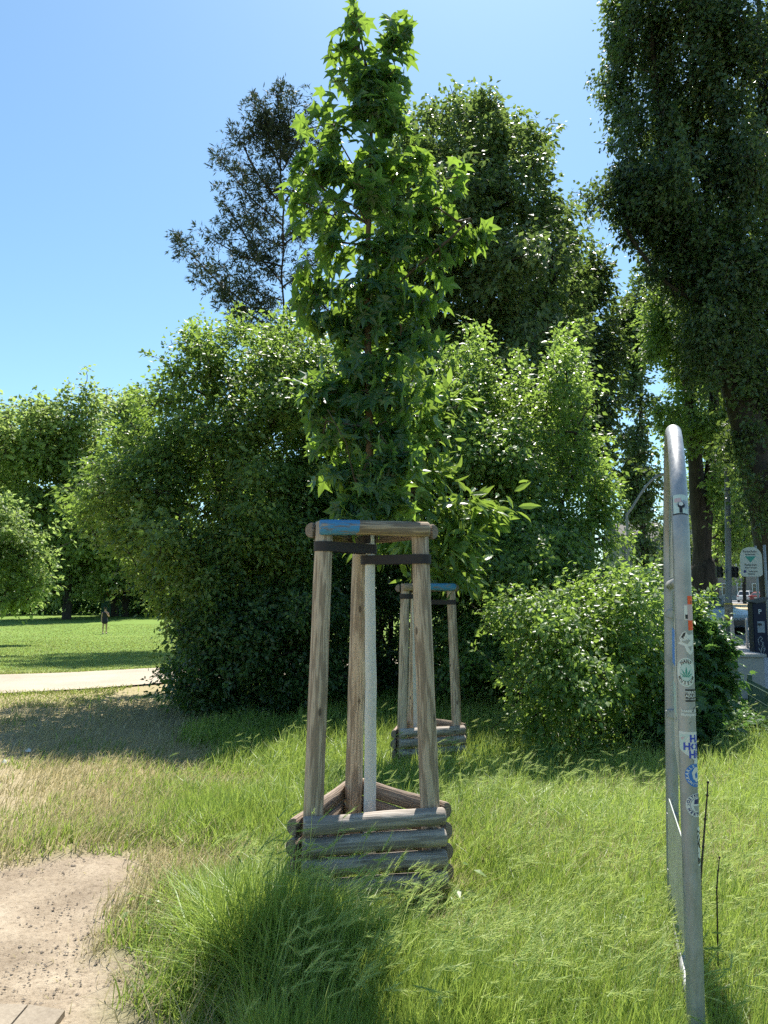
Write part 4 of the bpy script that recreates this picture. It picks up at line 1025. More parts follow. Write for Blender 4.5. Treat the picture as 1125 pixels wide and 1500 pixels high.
# sunlit shrub at right, reaching both sides of the metal frame
b0, st = stemsfrom(850, 8.9, ((800, 940), (850, 900), (900, 900), (950, 880), (780, 1000), (880, 980)), 0.28)
plant('sunlit_shrub', 'sunlit light green shrub left of the metal frame', 'shrub', BG, b0, st,
      ('poly', [(720,905),(735,880),(760,890),(790,862),(815,885),(850,845),(880,865),(905,835),(950,850),(975,870),(985,950),(975,1040),(940,1090),(880,1108),(800,1105),(765,1060),(770,1020),(745,990),(760,950)], dict(mass=55, relief=0.75, edge=34, thr=0.36, core=0.15)),
      8.9, 0.9, 1000, 26, 0.17, 0.060, T_OVAL, M['leaf_bright'], M['bark'], 41, tip=0.003, shell=0.8, droop=0.15)
b0, st = stemsfrom(1010, 8.4, ((1000, 900), (1040, 900), (1020, 940)), 0.2)
plant('sunlit_shrub', 'sunlit shrub shoots right of the metal frame in front of the street', 'shrub', BG, b0, st,
      [(1025, 882, 20, 9), (1000, 905, 28, 26), (1022, 912, 16, 20), (1005, 950, 32, 32), (980, 940, 30, 50), (985, 1010, 30, 50)], 8.4, 0.6, 150, 28, 0.16, 0.062, T_OVAL, M['leaf_bright'], M['bark'], 42, tip=0.003, shell=0.8, droop=0.15)
b0, st = stemsfrom(1040, 8.3, ((1030, 1000), (1060, 980), (1080, 1000), (1000, 1040)), 0.3)
plant('maple_bush', 'dark young maple bush with lobed leaves beside the green mesh fence', 'shrub', BG, b0, st,
      [(1025, 960, 24, 26), (1040, 985, 20, 24), (1005, 1010, 36, 46), (1025, 1035, 24, 40), (1015, 1080, 40, 28), (990, 1070, 40, 30), (950, 1080, 40, 26)], 8.3, 0.65, 380, 17, 0.20, 0.105, T_MAPLE, M['leaf_maple'], M['bark'], 43, tip=0.003, shell=0.8, droop=0.3, up=0.9)

# far side of the lawn
FG = 'trees on the far side of the lawn'
def fartree(px, Y, top, blobs, label, mat, seed, n=300, tmpl=None, leaf=0.42, name='tree', cat='tree', r=0.5):
    tr_ = [gp(px, Y), atp(px, 860, Y), atp(px-2, 760, Y), atp(px, top+40, Y)]
    rt = plant(name, label, cat, FG, tr_[0], [tr_], blobs, Y, 5.0, int(n*1.5), 34, 1.15, leaf, tmpl or T_DIAM, mat, M['bark_dark'], seed, tip=0.03, shell=0.7, rmax=r, sides=5); return rt
fartree(100, 70, 600, [(60, 640, 70, 46), (110, 610, 45, 30), (130, 650, 50, 50), (40, 700, 80, 60), (120, 720, 70, 60), (60, 780, 90, 50), (140, 790, 60, 50), (90, 840, 80, 26), (85, 598, 12, 14), (130, 592, 12, 14), (60, 612, 14, 14)], 'broad pale green tree with feathery top across the lawn', M['leaf_far'], 51, 520)
fartree(185, 78, 575, [(185, 610, 38, 34), (170, 650, 40, 40), (200, 670, 40, 50), (190, 740, 50, 60), (180, 800, 60, 50), (190, 850, 60, 24)], 'rounded tree across the lawn, partly hidden by the large shrub', M['leaf_far'], 52, 300)
fartree(-25, 82, 620, [(0, 660, 50, 40), (-40, 640, 50, 50), (-20, 720, 70, 60), (-20, 800, 80, 50), (10, 620, 20, 20)], 'far tree at the left edge of the lawn', M['leaf_far'], 53, 260)
fartree(265, 84, 640, [(260, 700, 60, 60), (280, 790, 60, 60), (250, 840, 60, 30)], 'dark far tree seen below the large shrub branches', M['leaf_dark'], 54, 220)
fartree(350, 84, 640, [(350, 700, 60, 60), (380, 790, 60, 60), (350, 840, 70, 34)], 'far tree behind the large shrub and its stems', M['leaf_dark'], 55, 200)
# dark hedge closing the view under the far crowns
rng_ = np.random.default_rng(3)
hx = np.linspace(-55, 18, 150); C = np.array([[x_+rng_.normal(0, .5), 86+rng_.normal(0, 1.0), g1(x_, 86)+z_] for x_ in hx for z_ in (0.5, 1.3, 2.2, 3.1, 4.0, 4.9, 5.8, 6.7, 7.6)])
hd = foliage('hedge', C, 26, 0.9, 0.55, T_DIAM, rng_, C.mean(0), mat=M['leaf_dark']); tag(hd, 'long dark hedge closing the far side of the lawn', 'hedge')
# near branches of a tree at the left edge
YL = 33
tr_ = [gp(-70, YL), atp(-70, 850, YL), atp(-72, 800, YL), atp(-75, 750, YL)]
plant('tree', 'lighter tree reaching in at the left edge over the lawn', 'tree', FG, tr_[0], [tr_, [atp(-70, 840, YL), atp(-10, 820, YL), atp(40, 800, YL)], [atp(-70, 870, YL), atp(0, 880, YL), atp(30, 875, YL)]],
      [(-10, 760, 50, 26), (10, 790, 46, 26), (30, 810, 30, 18), (45, 850, 26, 12), (10, 840, 50, 24), (0, 880, 44, 16), (30, 880, 22, 10), (-70, 770, 60, 34), (-90, 820, 60, 50)],
      YL, 2.2, 420, 28, 0.42, 0.20, T_OVAL, M['leaf_far'], M['bark_dark'], 57, tip=0.012, shell=0.75)

# street trees behind the poplars
SG = 'street trees beyond the road'
def st_tree(px, Y, blobs, label, seed, n=260, mat=None, r=0.35):
    tr_ = [gp(px, Y), atp(px, 850, Y), atp(px, 740, Y), atp(px, 600, Y)]
    return plant('street_tree', label, 'tree', SG, tr_[0], [tr_], blobs, Y, 4.0, n, 24, 0.9, 0.34, T_DIAM, mat or M['leaf_far'], M['bark_dark'], seed, tip=0.02, shell=0.7, rmax=r, sides=5)
st_tree(1090, 96, [(1085, 640, 50, 60), (1070, 720, 40, 60), (1100, 760, 44, 50), (1085, 815, 40, 30), (1060, 790, 30, 40)], 'tall leafy street tree beyond the signal post and the white suv', 61, 420)
st_tree(1050, 80, [(1050, 600, 40, 50), (1045, 700, 36, 60), (1055, 780, 30, 50), (1040, 830, 24, 26)], 'street tree behind the middle poplar and left of the signal post', 62, 340, M['leaf_hazel'])
st_tree(1160, 90, [(1150, 560, 60, 60), (1160, 680, 60, 70), (1150, 780, 50, 50)], 'street tree at the right edge behind the leaning poplar trunk', 63, 340)
st_tree(985, 70, [(985, 780, 16, 30), (1000, 820, 26, 40), (990, 850, 30, 26)], 'small street tree right behind the metal frame', 64, 160, M['leaf_poplar'], 0.2)
# ------------------------------------------------------------------ lettering
def text_tris(s, size, bold=0.0, spacing=1.0):
    """flat triangulated outline of a string, centred on the origin, cap height about 0.7*size"""
    cu = bpy.data.curves.new('t', 'FONT'); cu.body = s; cu.size = size; cu.align_x = 'CENTER'; cu.align_y = 'CENTER'
    cu.offset = bold; cu.resolution_u = 2; cu.space_character = spacing
    o = bpy.data.objects.new('t', cu); COL.objects.link(o)
    dg = bpy.context.evaluated_depsgraph_get(); dg.update()
    me = bpy.data.meshes.new_from_object(o.evaluated_get(dg)); me.calc_loop_triangles()
    V = np.zeros(len(me.vertices)*3); me.vertices.foreach_get('co', V); V = V.reshape(-1, 3)
    T = np.array([t.vertices[:] for t in me.loop_triangles]).reshape(-1, 3)
    bpy.data.objects.remove(o); bpy.data.curves.remove(cu); bpy.data.meshes.remove(me)
    return V, T
def arc_text(s, r, size, a0, a1, bold=0.0, inward=True):
    """letters round a circle from angle a0 to a1 (degrees, 90 = top)"""
    VV = []; TT = []; b = 0; n = len(s)
    for i, ch in enumerate(s):
        if ch == ' ': continue
        a = math.radians(a0+(a1-a0)*(i/(max(1, n-1)))); V, T = text_tris(ch, size, bold)
        rot = a - PI/2 if inward else a + PI/2
        c, s_ = math.cos(rot), math.sin(rot)
        x = V[:, 0]*c - V[:, 1]*s_ + math.cos(a)*r; y = V[:, 0]*s_ + V[:, 1]*c + math.sin(a)*r
        VV.append(np.stack([x, y, V[:, 2]], 1)); TT.append(T+b); b += len(V)
    return np.concatenate(VV), np.concatenate(TT)
def poly_tris(pts):
    """triangulated flat polygon with extra points so it can be bent"""
    bm = bmesh.new(); vs = [bm.verts.new((p[0], p[1], 0)) for p in pts]; bm.faces.new(vs)
    xs = [p[0] for p in pts]; lo, hi = min(xs), max(xs); k = lo + 0.004
    while k < hi:
        bmesh.ops.bisect_plane(bm, geom=bm.verts[:]+bm.edges[:]+bm.faces[:], plane_co=(k, 0, 0), plane_no=(1, 0, 0)); k += 0.004
    bmesh.ops.triangulate(bm, faces=bm.faces[:]); bm.verts.index_update()
    V = np.array([v.co[:] for v in bm.verts]); T = np.array([[v.index for v in f.verts] for f in bm.faces]); bm.free(); return V, T
def circ(r, n=36, ry=None, cx=0, cy=0): return [(cx+r*math.cos(2*PI*k/n), cy+(ry or r)*math.sin(2*PI*k/n)) for k in range(n)]
def rect(w_, h_, cx=0, cy=0): return [(cx-w_/2, cy-h_/2), (cx+w_/2, cy-h_/2), (cx+w_/2, cy+h_/2), (cx-w_/2, cy+h_/2)]
def rrect(w_, h_, r, n=5, top=True, bot=True, rt=None):
    P = []; rt = rt or r
    for cx, cy, a0, rr in ((w_/2, h_/2, 0, rt), (-w_/2, h_/2, 90, rt), (-w_/2, -h_/2, 180, r), (w_/2, -h_/2, 270, r)):
        sx = 1 if cx > 0 else -1; sy = 1 if cy > 0 else -1
        for k in range(n+1):
            a = math.radians(a0+90*k/n); P.append((cx-sx*rr+rr*math.cos(a), cy-sy*rr+rr*math.sin(a)))
    return P
def ink(name, col, rough=0.45):
    return flat_mat(name, col, rough, spec=0.4, var=0.05, scale=80)
INK = dict(white=ink('sticker white', (0.66, 0.66, 0.62)), black=ink('sticker black', (0.02, 0.02, 0.022)), blue=ink('sticker blue', (0.035, 0.07, 0.42)), sky=ink('sticker mid blue', (0.04, 0.17, 0.50)),
           green=ink('sticker green', (0.03, 0.26, 0.19)), orange=ink('sticker orange', (0.85, 0.10, 0.02)), pink=ink('sticker pink', (0.55, 0.40, 0.40)), grey=ink('sticker grey', (0.35, 0.35, 0.33)), teal=ink('sticker pale teal', (0.30, 0.42, 0.40)), navy=ink('sticker navy', (0.03, 0.035, 0.14)), mint=ink('sticker mint', (0.50, 0.60, 0.56)))

def galv(name, c1, c2):
    m, nt, out = newmat(name); tc = nt.nodes.new('ShaderNodeTexCoord')
    n = noise(nt, 7, 6, 0.65, tc.outputs['Object']); n2 = noise(nt, 90, 4, 0.7, mapping(nt, tc.outputs['Object'], (1, 1, 0.25)).outputs[0])
    f = mathn(nt, 'ADD', mathn(nt, 'MULTIPLY', n.outputs[0], 0.65), mathn(nt, 'MULTIPLY', n2.outputs[0], 0.35))
    r = ramp(nt, [(0.32, c1), (0.62, c2)], f)
    sp = ramp(nt, [(0.26, (0.3, 0.27, 0.22)), (0.31, (1, 1, 1))], noise(nt, 26, 5, 0.75, tc.outputs['Object']).outputs[0])
    col = mixc(nt, 1.0, r.outputs[0], sp.outputs[0], 'MULTIPLY')
    p = nt.nodes.new('ShaderNodeBsdfPrincipled'); L(nt, col, p.inputs['Base Color']); p.inputs['Metallic'].default_value = 0.55
    rr = ramp(nt, [(0.3, (0.38,)*3), (0.7, (0.6,)*3)], n2.outputs[0]); L(nt, rr.outputs[0], p.inputs['Roughness'])
    L(nt, bump(nt, n2.outputs[0], 0.12, 0.002).outputs[0], p.inputs['Normal']); L(nt, p.outputs[0], out.inputs[0]); return m
M['galv'] = galv('galvanised steel', (0.23, 0.235, 0.24), (0.41, 0.415, 0.42))
M['galv_plate'] = galv('dull sheet steel', (0.26, 0.29, 0.28), (0.40, 0.43, 0.42))
M['lamp_paint'] = flat_mat('grey lamp post paint', (0.20, 0.21, 0.21), 0.6)

# ------------------------------------------------------------------ tall arched steel frame at the right
NB = at(1017, 1200, 2.5); FB = at(987, 1200, 3.5)
NB = Vector((NB.x, 2.5, 0)); FB = Vector((FB.x, 3.5, 0))
NB.x -= 0.024; FB.x -= 0.016
fr = empty('steel_frame', NB); fr.rotation_euler = (0, 0.011, 0); tag(fr, 'tall arched galvanised steel frame covered with stickers at the right', 'steel frame')
TR = 0.0275; Z0 = 1.715; dirp = (FB-NB); Wd = dirp.length; dh = dirp.normalized(); LEAN = 0.010
def arch_pts():
    P = [Vector((0, 0, -0.25))]
    for k in range(1, 24): P.append(Vector((0, 0, -0.25+(Z0+0.25)*k/24)))
    R_ = Wd/2
    for k in range(0, 49):
        a = PI*k/48; P.append(dh*(R_-R_*math.cos(a))+Vector((0, 0, Z0+R_*math.sin(a))))
    for k in range(1, 25): P.append(dh*Wd + Vector((0, 0, Z0-(Z0+0.25)*k/24)))
    return P
AP = [p + Vector((0.026*max(0.0, p.z-0.4)*min(1.0, max(0.0, p.dot(dh))/Wd)/1.4, 0, 0)) for p in arch_pts()]   # the far leg leans a little
half = len(AP)//2
mb = MB(); mb.tube(AP, TR, 28); mb.build('arch_tube', M['galv'], fr)
# weld ring near the crown of the arch
ai = next(i for i, p in enumerate(AP) if i > 24+18)
mb = MB(); a = AP[ai]; d = (AP[ai+1]-AP[ai-1]).normalized(); mb.tube([a-d*.004, a-d*.002, a+d*.002, a+d*.004], [TR+.0003, TR+.0014, TR+.0014, TR+.0003], 28); mb.build('weld_seam', ink('bare weld', (0.6, 0.6, 0.58)), fr)
mb = MB(); mb.tube([dh*0.02+Vector((0, 0, 1.632)), dh*(Wd-0.02)+Vector((0, 0, 1.632))], 0.021, 18); mb.build('crossbar', M['galv'], fr)
mb = MB(); mb.tube([dh*0.02+Vector((0, 0, 0.20)), dh*(Wd-0.02)+Vector((0, 0, 0.20))], 0.018, 16); mb.build('crossbar', M['galv'], fr)
# sheet plates inside the frame, with rounded corners
nrm_p = Vector((dh.y, -dh.x, 0))
def plate(name, u0, u1, z0, z1, r, mat, off, twist=0.0, th=0.004):
    P = rrect(u1-u0, z1-z0, r, 6); c = dh*((u0+u1)/2)+Vector((0, 0, (z0+z1)/2)) + nrm_p*off
    ux = (dh*math.cos(twist)+nrm_p*math.sin(twist)); nn = Vector((ux.y, -ux.x, 0)); mb = MB(); n = len(P)
    V = [c+ux*p[0]+Vector((0, 0, p[1])) for p in P]+[c+ux*p[0]+Vector((0, 0, p[1]))+nn*th for p in P]
    mb.add(V, [(i, (i+1) % n, (i+1) % n+n, i+n) for i in range(n)]+[tuple(range(n)), tuple(range(n, 2*n))])
    return mb.build(name, mat, fr)
p1 = plate('sheet_plate', 0.20, 0.92, 0.94, 1.60, 0.06, M['galv_plate'], -0.006, 0.03)
plate('sheet_plate', 0.30, Wd-0.05, 1.66, 2.02, 0.04, M['galv_plate'], -0.004, 0.0)
p2 = plate('sheet_plate', 0.22, 0.98, 0.32, 0.70, 0.07, M['galv_plate'], -0.012, -0.03)
mb = MB()
for z in (1.5, 1.05, 0.60, 0.36):
    mb = MB(); c = dh*(Wd-0.035)+Vector((0, 0, z)); mb.box(c, (0.03, 0.05, 0.035), Quaternion((0, 0, 1), math.atan2(dh.y, dh.x)), 0.004); mb.build('clamp', M['galv'], fr)

# stickers bent round the near tube. u = arc length round the tube from the side that faces the camera
face = math.atan2(-NB.y, -NB.x)
def on_tube(V, uc, zc, lift, rotz=0.0):
    c, s_ = math.cos(rotz), math.sin(rotz)
    x = V[:, 0]*c - V[:, 1]*s_ + uc; y = V[:, 0]*s_ + V[:, 1]*c + zc
    R_ = TR + lift; a = face + x/TR
    return np.stack([np.cos(a)*R_, np.sin(a)*R_, y], 1)
def on_arch(V, uc, sc, lift):
    """same but following the bent top of the frame; sc = height where the sticker sits"""
    out = []
    for p in V:
        z = p[1]+sc
        R_ = Wd/2
        aa = max(0.0, (z-Z0)/R_); c = dh*(R_-R_*math.cos(aa))+Vector((0, 0, Z0+R_*math.sin(aa))) if z > Z0 else Vector((0, 0, z))
        t = (dh*math.sin(aa)+Vector((0, 0, math.cos(aa))))
        # local radial frame
        base_n = Vector((math.cos(face), math.sin(face), 0)); side = Vector((-math.sin(face), math.cos(face), 0))
        bn = (base_n - t*base_n.dot(t)).normalized(); sd2 = t.cross(bn)
        a = (p[0]+uc)/TR; sdv = sd2 if sd2.dot(side) > 0 else -sd2
        out.append(c + (bn*math.cos(a)+sdv*math.sin(a))*(TR+lift))
    return np.array([v[:] for v in out])
def mesh_obj(name, V, T, mat, parent):
    me = np_mesh(name, V, tris=T); me.materials.append(mat); o = bpy.data.objects.new(name, me); COL.objects.link(o); o.parent = parent; return o
def sticker(poly, mat, uc, zc, label, rot=0.0, lift=0.0006, fn=on_tube):
    V, T = poly_tris(poly); W_ = fn(V, uc, zc, lift, rot) if fn is on_tube else fn(V, uc, zc, lift)
    o = mesh_obj('sticker', W_, T, mat, fr); o['label'] = label; return o
def deco(name, VT, mat, st, uc, zc, lift=0.0009, rot=0.0, fn=on_tube):
    V, T = VT; W_ = fn(V, uc, zc, lift, rot) if fn is on_tube else fn(V, uc, zc, lift); return mesh_obj(name, W_, T, mat, st)
def fmove(VT, x, y, rot=0.0):
    V, T = VT; c, s_ = math.cos(rot), math.sin(rot); return np.stack([V[:, 0]*c-V[:, 1]*s_+x, V[:, 0]*s_+V[:, 1]*c+y, V[:, 2]], 1), T
def zt_(py): return at(1015, py, 2.47).z
# u>0 goes to the right as seen by the camera
s = sticker(rect(0.052, 0.068), INK['mint'], 0.003, 1.752+0.135, 'small pale sticker with a dark drawn portrait near the top', fn=on_arch)
deco('print', poly_tris(rect(0.056, 0.004, 0, -0.034)), INK['black'], s, 0.003, 1.887, fn=on_arch)
deco('print', poly_tris(rect(0.003, 0.068, -0.0265, 0)), INK['black'], s, 0.003, 1.887, fn=on_arch)
deco('print', poly_tris(circ(0.012, 14, 0.011, 0.003, -0.004)), INK['black'], s, 0.003, 1.887, fn=on_arch)
deco('print', poly_tris(rect(0.010, 0.018, 0.001, -0.022)), INK['black'], s, 0.003, 1.887, fn=on_arch)
deco('print', poly_tris(circ(0.0075, 12, 0.0065, 0.002, 0.0)), INK['white'], s, 0.003, 1.887, 0.0012, fn=on_arch)
deco('print', poly_tris(rect(0.022, 0.014, -0.008, 0.014)), INK['pink'], s, 0.003, 1.887, fn=on_arch)
zc = zt_(898)
s = sticker(rect(0.024, 0.112), INK['orange'], 0.026, zc, 'bright orange strip sticker with a pale photograph across its middle')
deco('print', poly_tris(rect(0.036, 0.052, -0.006, 0.002)), INK['pink'], s, 0.026, zc)
deco('print', poly_tris(rect(0.010, 0.046, -0.019, 0.002)), INK['white'], s, 0.026, zc, 0.0012)
deco('print', poly_tris(rect(0.008, 0.014, -0.017, -0.012)), INK['black'], s, 0.026, zc, 0.0015)
deco('print', poly_tris(circ(0.0035, 10, None, 0.002, 0.036)), INK['black'], s, 0.026, zc)
zc = zt_(940)
s = sticker([(-0.030, -0.006), (-0.020, 0.0), (-0.024, 0.012), (-0.012, 0.030), (-0.004, 0.034), (0.004, 0.022), (0.018, 0.024), (0.030, 0.020), (0.030, 0.004), (0.022, -0.008), (0.024, -0.030), (0.010, -0.044), (-0.002, -0.032), (-0.008, -0.014)], INK['white'], 0.008, zc, 'torn crumpled remains of a black and white sticker')
deco('print', poly_tris([(-0.020, 0.010), (-0.010, 0.028), (-0.003, 0.031), (-0.008, 0.012), (-0.014, 0.006)]), INK['black'], s, 0.008, zc)
deco('print', fmove(text_tris('AR', 0.017, 0.0006), -0.003, 0.008, 0.35), INK['white'], s, 0.002, zc, 0.0013)
deco('print', poly_tris([(-0.018, 0.0), (0.004, 0.010), (0.012, 0.004), (0.0, -0.008)]), INK['grey'], s, 0.008, zc, 0.0012)
deco('print', poly_tris([(0.002, -0.016), (0.018, -0.014), (0.012, -0.030)]), INK['grey'], s, 0.008, zc, 0.0012)
zc = zt_(985)
s = sticker(circ(0.0325, 40, 0.0465), INK['white'], 0.003, zc, 'oval white sticker with a green hemp leaf and ring lettering')
deco('print', poly_tris(circ(0.0295, 40, 0.0430)), INK['green'], s, 0.003, zc, 0.0008)
deco('print', poly_tris(circ(0.0285, 40, 0.0418)), INK['white'], s, 0.003, zc, 0.0010)
deco('print', poly_tris(circ(0.0205, 36, 0.0290)), INK['green'], s, 0.003, zc, 0.0012)
deco('print', poly_tris(circ(0.0198, 36, 0.0280)), INK['mint'], s, 0.003, zc, 0.0014)
VV = []; TT = []; b_ = 0
for ang, ln in ((90, 0.036), (62, 0.030), (118, 0.030), (34, 0.024), (146, 0.024), (10, 0.016), (170, 0.016)):
    a = math.radians(ang); lf = [(0, 0), (ln*0.5*math.cos(a-.16), ln*0.5*math.sin(a-.16)), (ln*math.cos(a), ln*math.sin(a)), (ln*0.5*math.cos(a+.16), ln*0.5*math.sin(a+.16))]
    V, T = poly_tris([(p[0], p[1]-0.016) for p in lf]); VV.append(V); TT.append(T+b_); b_ += len(V)
deco('hemp_leaf', (np.concatenate(VV), np.concatenate(TT)), INK['green'], s, 0.003, zc, 0.0017)
def squash(VT, fx, fy): V, T = VT; return V*np.array([fx, fy, 1]), T
deco('lettering', squash(arc_text('HANF', 0.0245, 0.0115, 122, 58, 0.0003), 1, 1.42), INK['black'], s, 0.003, zc, 0.0017)
deco('lettering', squash(arc_text('MUSEUM', 0.0245, 0.0105, 212, 328, 0.0003, inward=False), 1, 1.42), INK['black'], s, 0.003, zc, 0.0017)
zc = zt_(1019)
s = sticker(rect(0.044, 0.040), INK['black'], 0.020, zc, 'black sticker with two lines of white capitals')
deco('lettering', fmove(text_tris('TERROR', 0.0125, 0.0004), 0, 0.009), INK['white'], s, 0.020, zc, 0.0012)
deco('lettering', fmove(text_tris('ADLIGT', 0.0125, 0.0004), 0, -0.002), INK['white'], s, 0.020, zc, 0.0012)
deco('lettering', fmove(text_tris('NOT WELCOME', 0.0062, 0.0002), 0, -0.0125), INK['white'], s, 0.020, zc, 0.0012)
zc = zt_(1044)
s = sticker([(-0.033, -0.012), (0.035, -0.012), (0.035, 0.022), (0.028, 0.022), (0.020, 0.012), (-0.008, 0.012), (-0.010, 0.000), (-0.033, 0.000)], INK['grey'], 0.010, zc, 'half torn sticker with white lettering about giving blood')
deco('lettering', fmove(text_tris('besser bei', 0.0135, 0.0005), 0.002, 0.005), INK['white'], s, 0.010, zc, 0.0012)
deco('lettering', fmove(text_tris('Blutspende', 0.0135, 0.0006), 0.002, -0.007), INK['white'], s, 0.010, zc, 0.0012)
deco('print', poly_tris([(0.004, 0.002), (0.010, 0.002), (0.018, 0.018), (0.012, 0.012)]), INK['black'], s, 0.012, zc, 0.0010)
zc = zt_(1094)
s = sticker([(-0.034, -0.010), (-0.012, -0.024), (0.02, -0.046), (0.040, -0.046), (0.040, 0.046), (-0.036, 0.046)], INK['white'], 0.006, zc, 'white sticker with a big blue three line monogram')
deco('print', poly_tris([(-0.033, -0.008), (-0.014, -0.020), (-0.012, 0.020), (0.004, 0.038), (-0.033, 0.038)]), INK['mint'], s, 0.006, zc, 0.0008)
deco('print', poly_tris([(-0.028, 0.026), (-0.012, 0.032), (-0.022, 0.018)]), INK['pink'], s, 0.006, zc, 0.0010)
for tx, dx, dy in (('HA', 0.022, 0.024), ('HOH', 0.016, -0.001), ('HE', 0.016, -0.026)):
    deco('lettering', fmove(text_tris(tx, 0.031, 0.0014), dx, dy), INK['blue'], s, 0.006, zc, 0.0012)
zc = zt_(1136)
s = sticker(circ(0.037, 40), INK['sky'], 0.026, zc, 'round blue sticker with a white bulldog shape and ring lettering')
deco('print', poly_tris([(-0.012, -0.010), (-0.016, 0.008), (-0.006, 0.024), (0.012, 0.024), (0.018, 0.008), (0.012, -0.018), (0.0, -0.022)]), INK['white'], s, 0.026, zc, 0.0010)
deco('print', poly_tris([(-0.004, -0.008), (-0.006, 0.004), (0.002, 0.010), (0.008, 0.0), (0.004, -0.010)]), INK['sky'], s, 0.026, zc, 0.0013)
deco('lettering', arc_text('KARLS', 0.0295, 0.013, 195, 110, 0.0004), INK['white'], s, 0.026, zc, 0.0012)
deco('lettering', arc_text('UNITED', 0.0295, 0.011, 215, 300, 0.0003, inward=False), INK['white'], s, 0.026, zc, 0.0012)
deco('print', poly_tris(rect(0.030, 0.010, 0.008, 0.040)), INK['white'], s, 0.026, zc, 0.0010)
zc = zt_(1180)
s = sticker(circ(0.037, 40), INK['white'], 0.026, zc, 'round white sticker with navy ring lettering and crest')
deco('print', poly_tris(circ(0.0235, 30)), INK['navy'], s, 0.026, zc, 0.0009); deco('print', poly_tris(circ(0.0222, 30)), INK['white'], s, 0.026, zc, 0.0011)
deco('print', poly_tris([(-0.010, 0.018), (-0.012, 0.004), (0.016, 0.002), (0.016, 0.020)]), INK['navy'], s, 0.026, zc, 0.0013)
deco('print', poly_tris([(-0.014, -0.002), (-0.008, -0.018), (0.006, -0.020), (0.014, -0.002)]), INK['grey'], s, 0.026, zc, 0.0013)
deco('lettering', arc_text('OSTKURVE', 0.030, 0.0125, 160, 30, 0.0005), INK['navy'], s, 0.026, zc, 0.0012)
deco('lettering', arc_text('HERTHA', 0.030, 0.0125, 208, 310, 0.0005, inward=False), INK['navy'], s, 0.026, zc, 0.0012)
deco('lettering', fmove(text_tris('19', 0.009), -0.0295, 0.0), INK['navy'], s, 0.026, zc, 0.0012)
zc = zt_(1241)
s = sticker(rect(0.024, 0.118), INK['white'], 0.036, zc, 'narrow upright white sticker reading KOVE in black')
deco('lettering', fmove(text_tris('KOVE', 0.040, 0.0018), 0, 0, -PI/2), INK['black'], s, 0.038, zc, 0.0012)
# stickers on the plate and the far tube seen between the tubes
def flatst(u, z, w_, h_, mat, label):
    c = dh*u + Vector((0, 0, z)) - nrm_p*0.012; V, T = poly_tris(rect(w_, h_)); W_ = np.array([(c+dh*p[0]+Vector((0, 0, p[1])))[:] for p in V])
    o = mesh_obj('sticker', W_, T, mat, fr); o['label'] = label; return o
flatst(0.45, 1.385, 0.30, 0.14, INK['sky'], 'blue sticker on the inner sheet plate')
flatst(0.42, 1.19, 0.28, 0.12, INK['teal'], 'faded grey sticker on the inner sheet plate')

# everything fixed to the leaning far leg leans with it
for ch in fr.children_recursive:
    if ch.name.startswith(('arch_tube', 'weld_seam')): continue
    for v in ch.data.vertices:
        v.co.x += 0.026*max(0.0, v.co.z-0.4)*min(1.0, max(0.0, v.co.dot(dh))/Wd)/1.4
# dead stalks by the frame
def stalk(pts, r, label):
    b0 = Vector(pts[0]); mb = MB(); P = [Vector(p)-b0 for p in pts]; mb.tube(P, [r*(1-0.5*i/(len(P)-1)) for i in range(len(P))], 6)
    for i in range(1, len(P)): mb.tube([P[i]-Vector((0, 0, .004)), P[i], P[i]+Vector((0, 0, .004))], [r*.9, r*1.3, r*.8], 6)
    o = mb.build('dead_stalk', M['bark'], None, b0); tag(o, label, 'stalk', 'dead stalks in the grass'); return o
ys = 2.9
q = atg(1018, 1330); q = at(1026, 1300, 2.75)
stalk([(at(1022, 1300, 2.8).x, 2.8, 0)]+[atp(*p) for p in ((1026, 1290, 2.8), (1030, 1240, 2.8), (1033, 1200, 2.8), (1036, 1165, 2.8), (1037, 1146, 2.8))], 0.0045, 'tall thin brown dead stalk standing right behind the sticker tube')
stalk([(at(1046, 1330, 3.0).x, 3.0, 0)]+[atp(*p) for p in ((1050, 1300, 3.0), (1052, 1275, 3.0), (1054, 1256, 3.0))], 0.0035, 'short dead stalk in the grass right of the sticker tube')

# broad weeds
def weed(px, py, n, size, label, seed, tm=T_MAPLE, h=0.16):
    p = atg(px, py); r_ = np.random.default_rng(seed); a = r_.random(n)*6.28; rr = 0.03+0.11*r_.random(n)
    top = np.stack([np.cos(a)*rr, np.sin(a)*rr, h*(0.5+r_.random(n))], 1)
    root = empty('weed', (p.x, p.y, p.z)); tag(root, label, 'weed', 'broad leaved weeds in the grass')
    me = tubes_mesh('stem', np.zeros((n, 3)), top, np.full(n, .0016), np.full(n, .001), 4); me.materials.append(M['leaf_bright']); o = bpy.data.objects.new('stem', me); COL.objects.link(o); o.parent = root
    me = leaf_mesh('foliage', top, norm(np.stack([np.cos(a), np.sin(a), -0.25+0*a], 1)), norm(np.array([0, 0, 1.])+r_.normal(0, .35, (n, 3))), size*(0.6+.7*r_.random(n)), np.clip(r_.normal(.7, .2, n), 0, 1), tm)
    me.materials.append(M['leaf_bright']); o = bpy.data.objects.new('foliage', me); COL.objects.link(o); o.parent = root
weed(958, 1400, 16, 0.06, 'pale lobed weed in the grass left of the foot of the steel frame', 1)
weed(1075, 1395, 22, 0.055, 'low clump of lobed weed in the grass right of the steel frame', 2, h=0.12)
weed(935, 1470, 14, 0.05, 'small weed near the lower edge, left of the steel frame', 3, T_OVAL, .12)
weed(655, 1340, 16, 0.06, 'broad leaved weed at the right corner of the near guard', 4, T_OVAL)
weed(215, 1345, 14, 0.05, 'small weed beside the bare earth at lower left', 5, T_OVAL, .1)
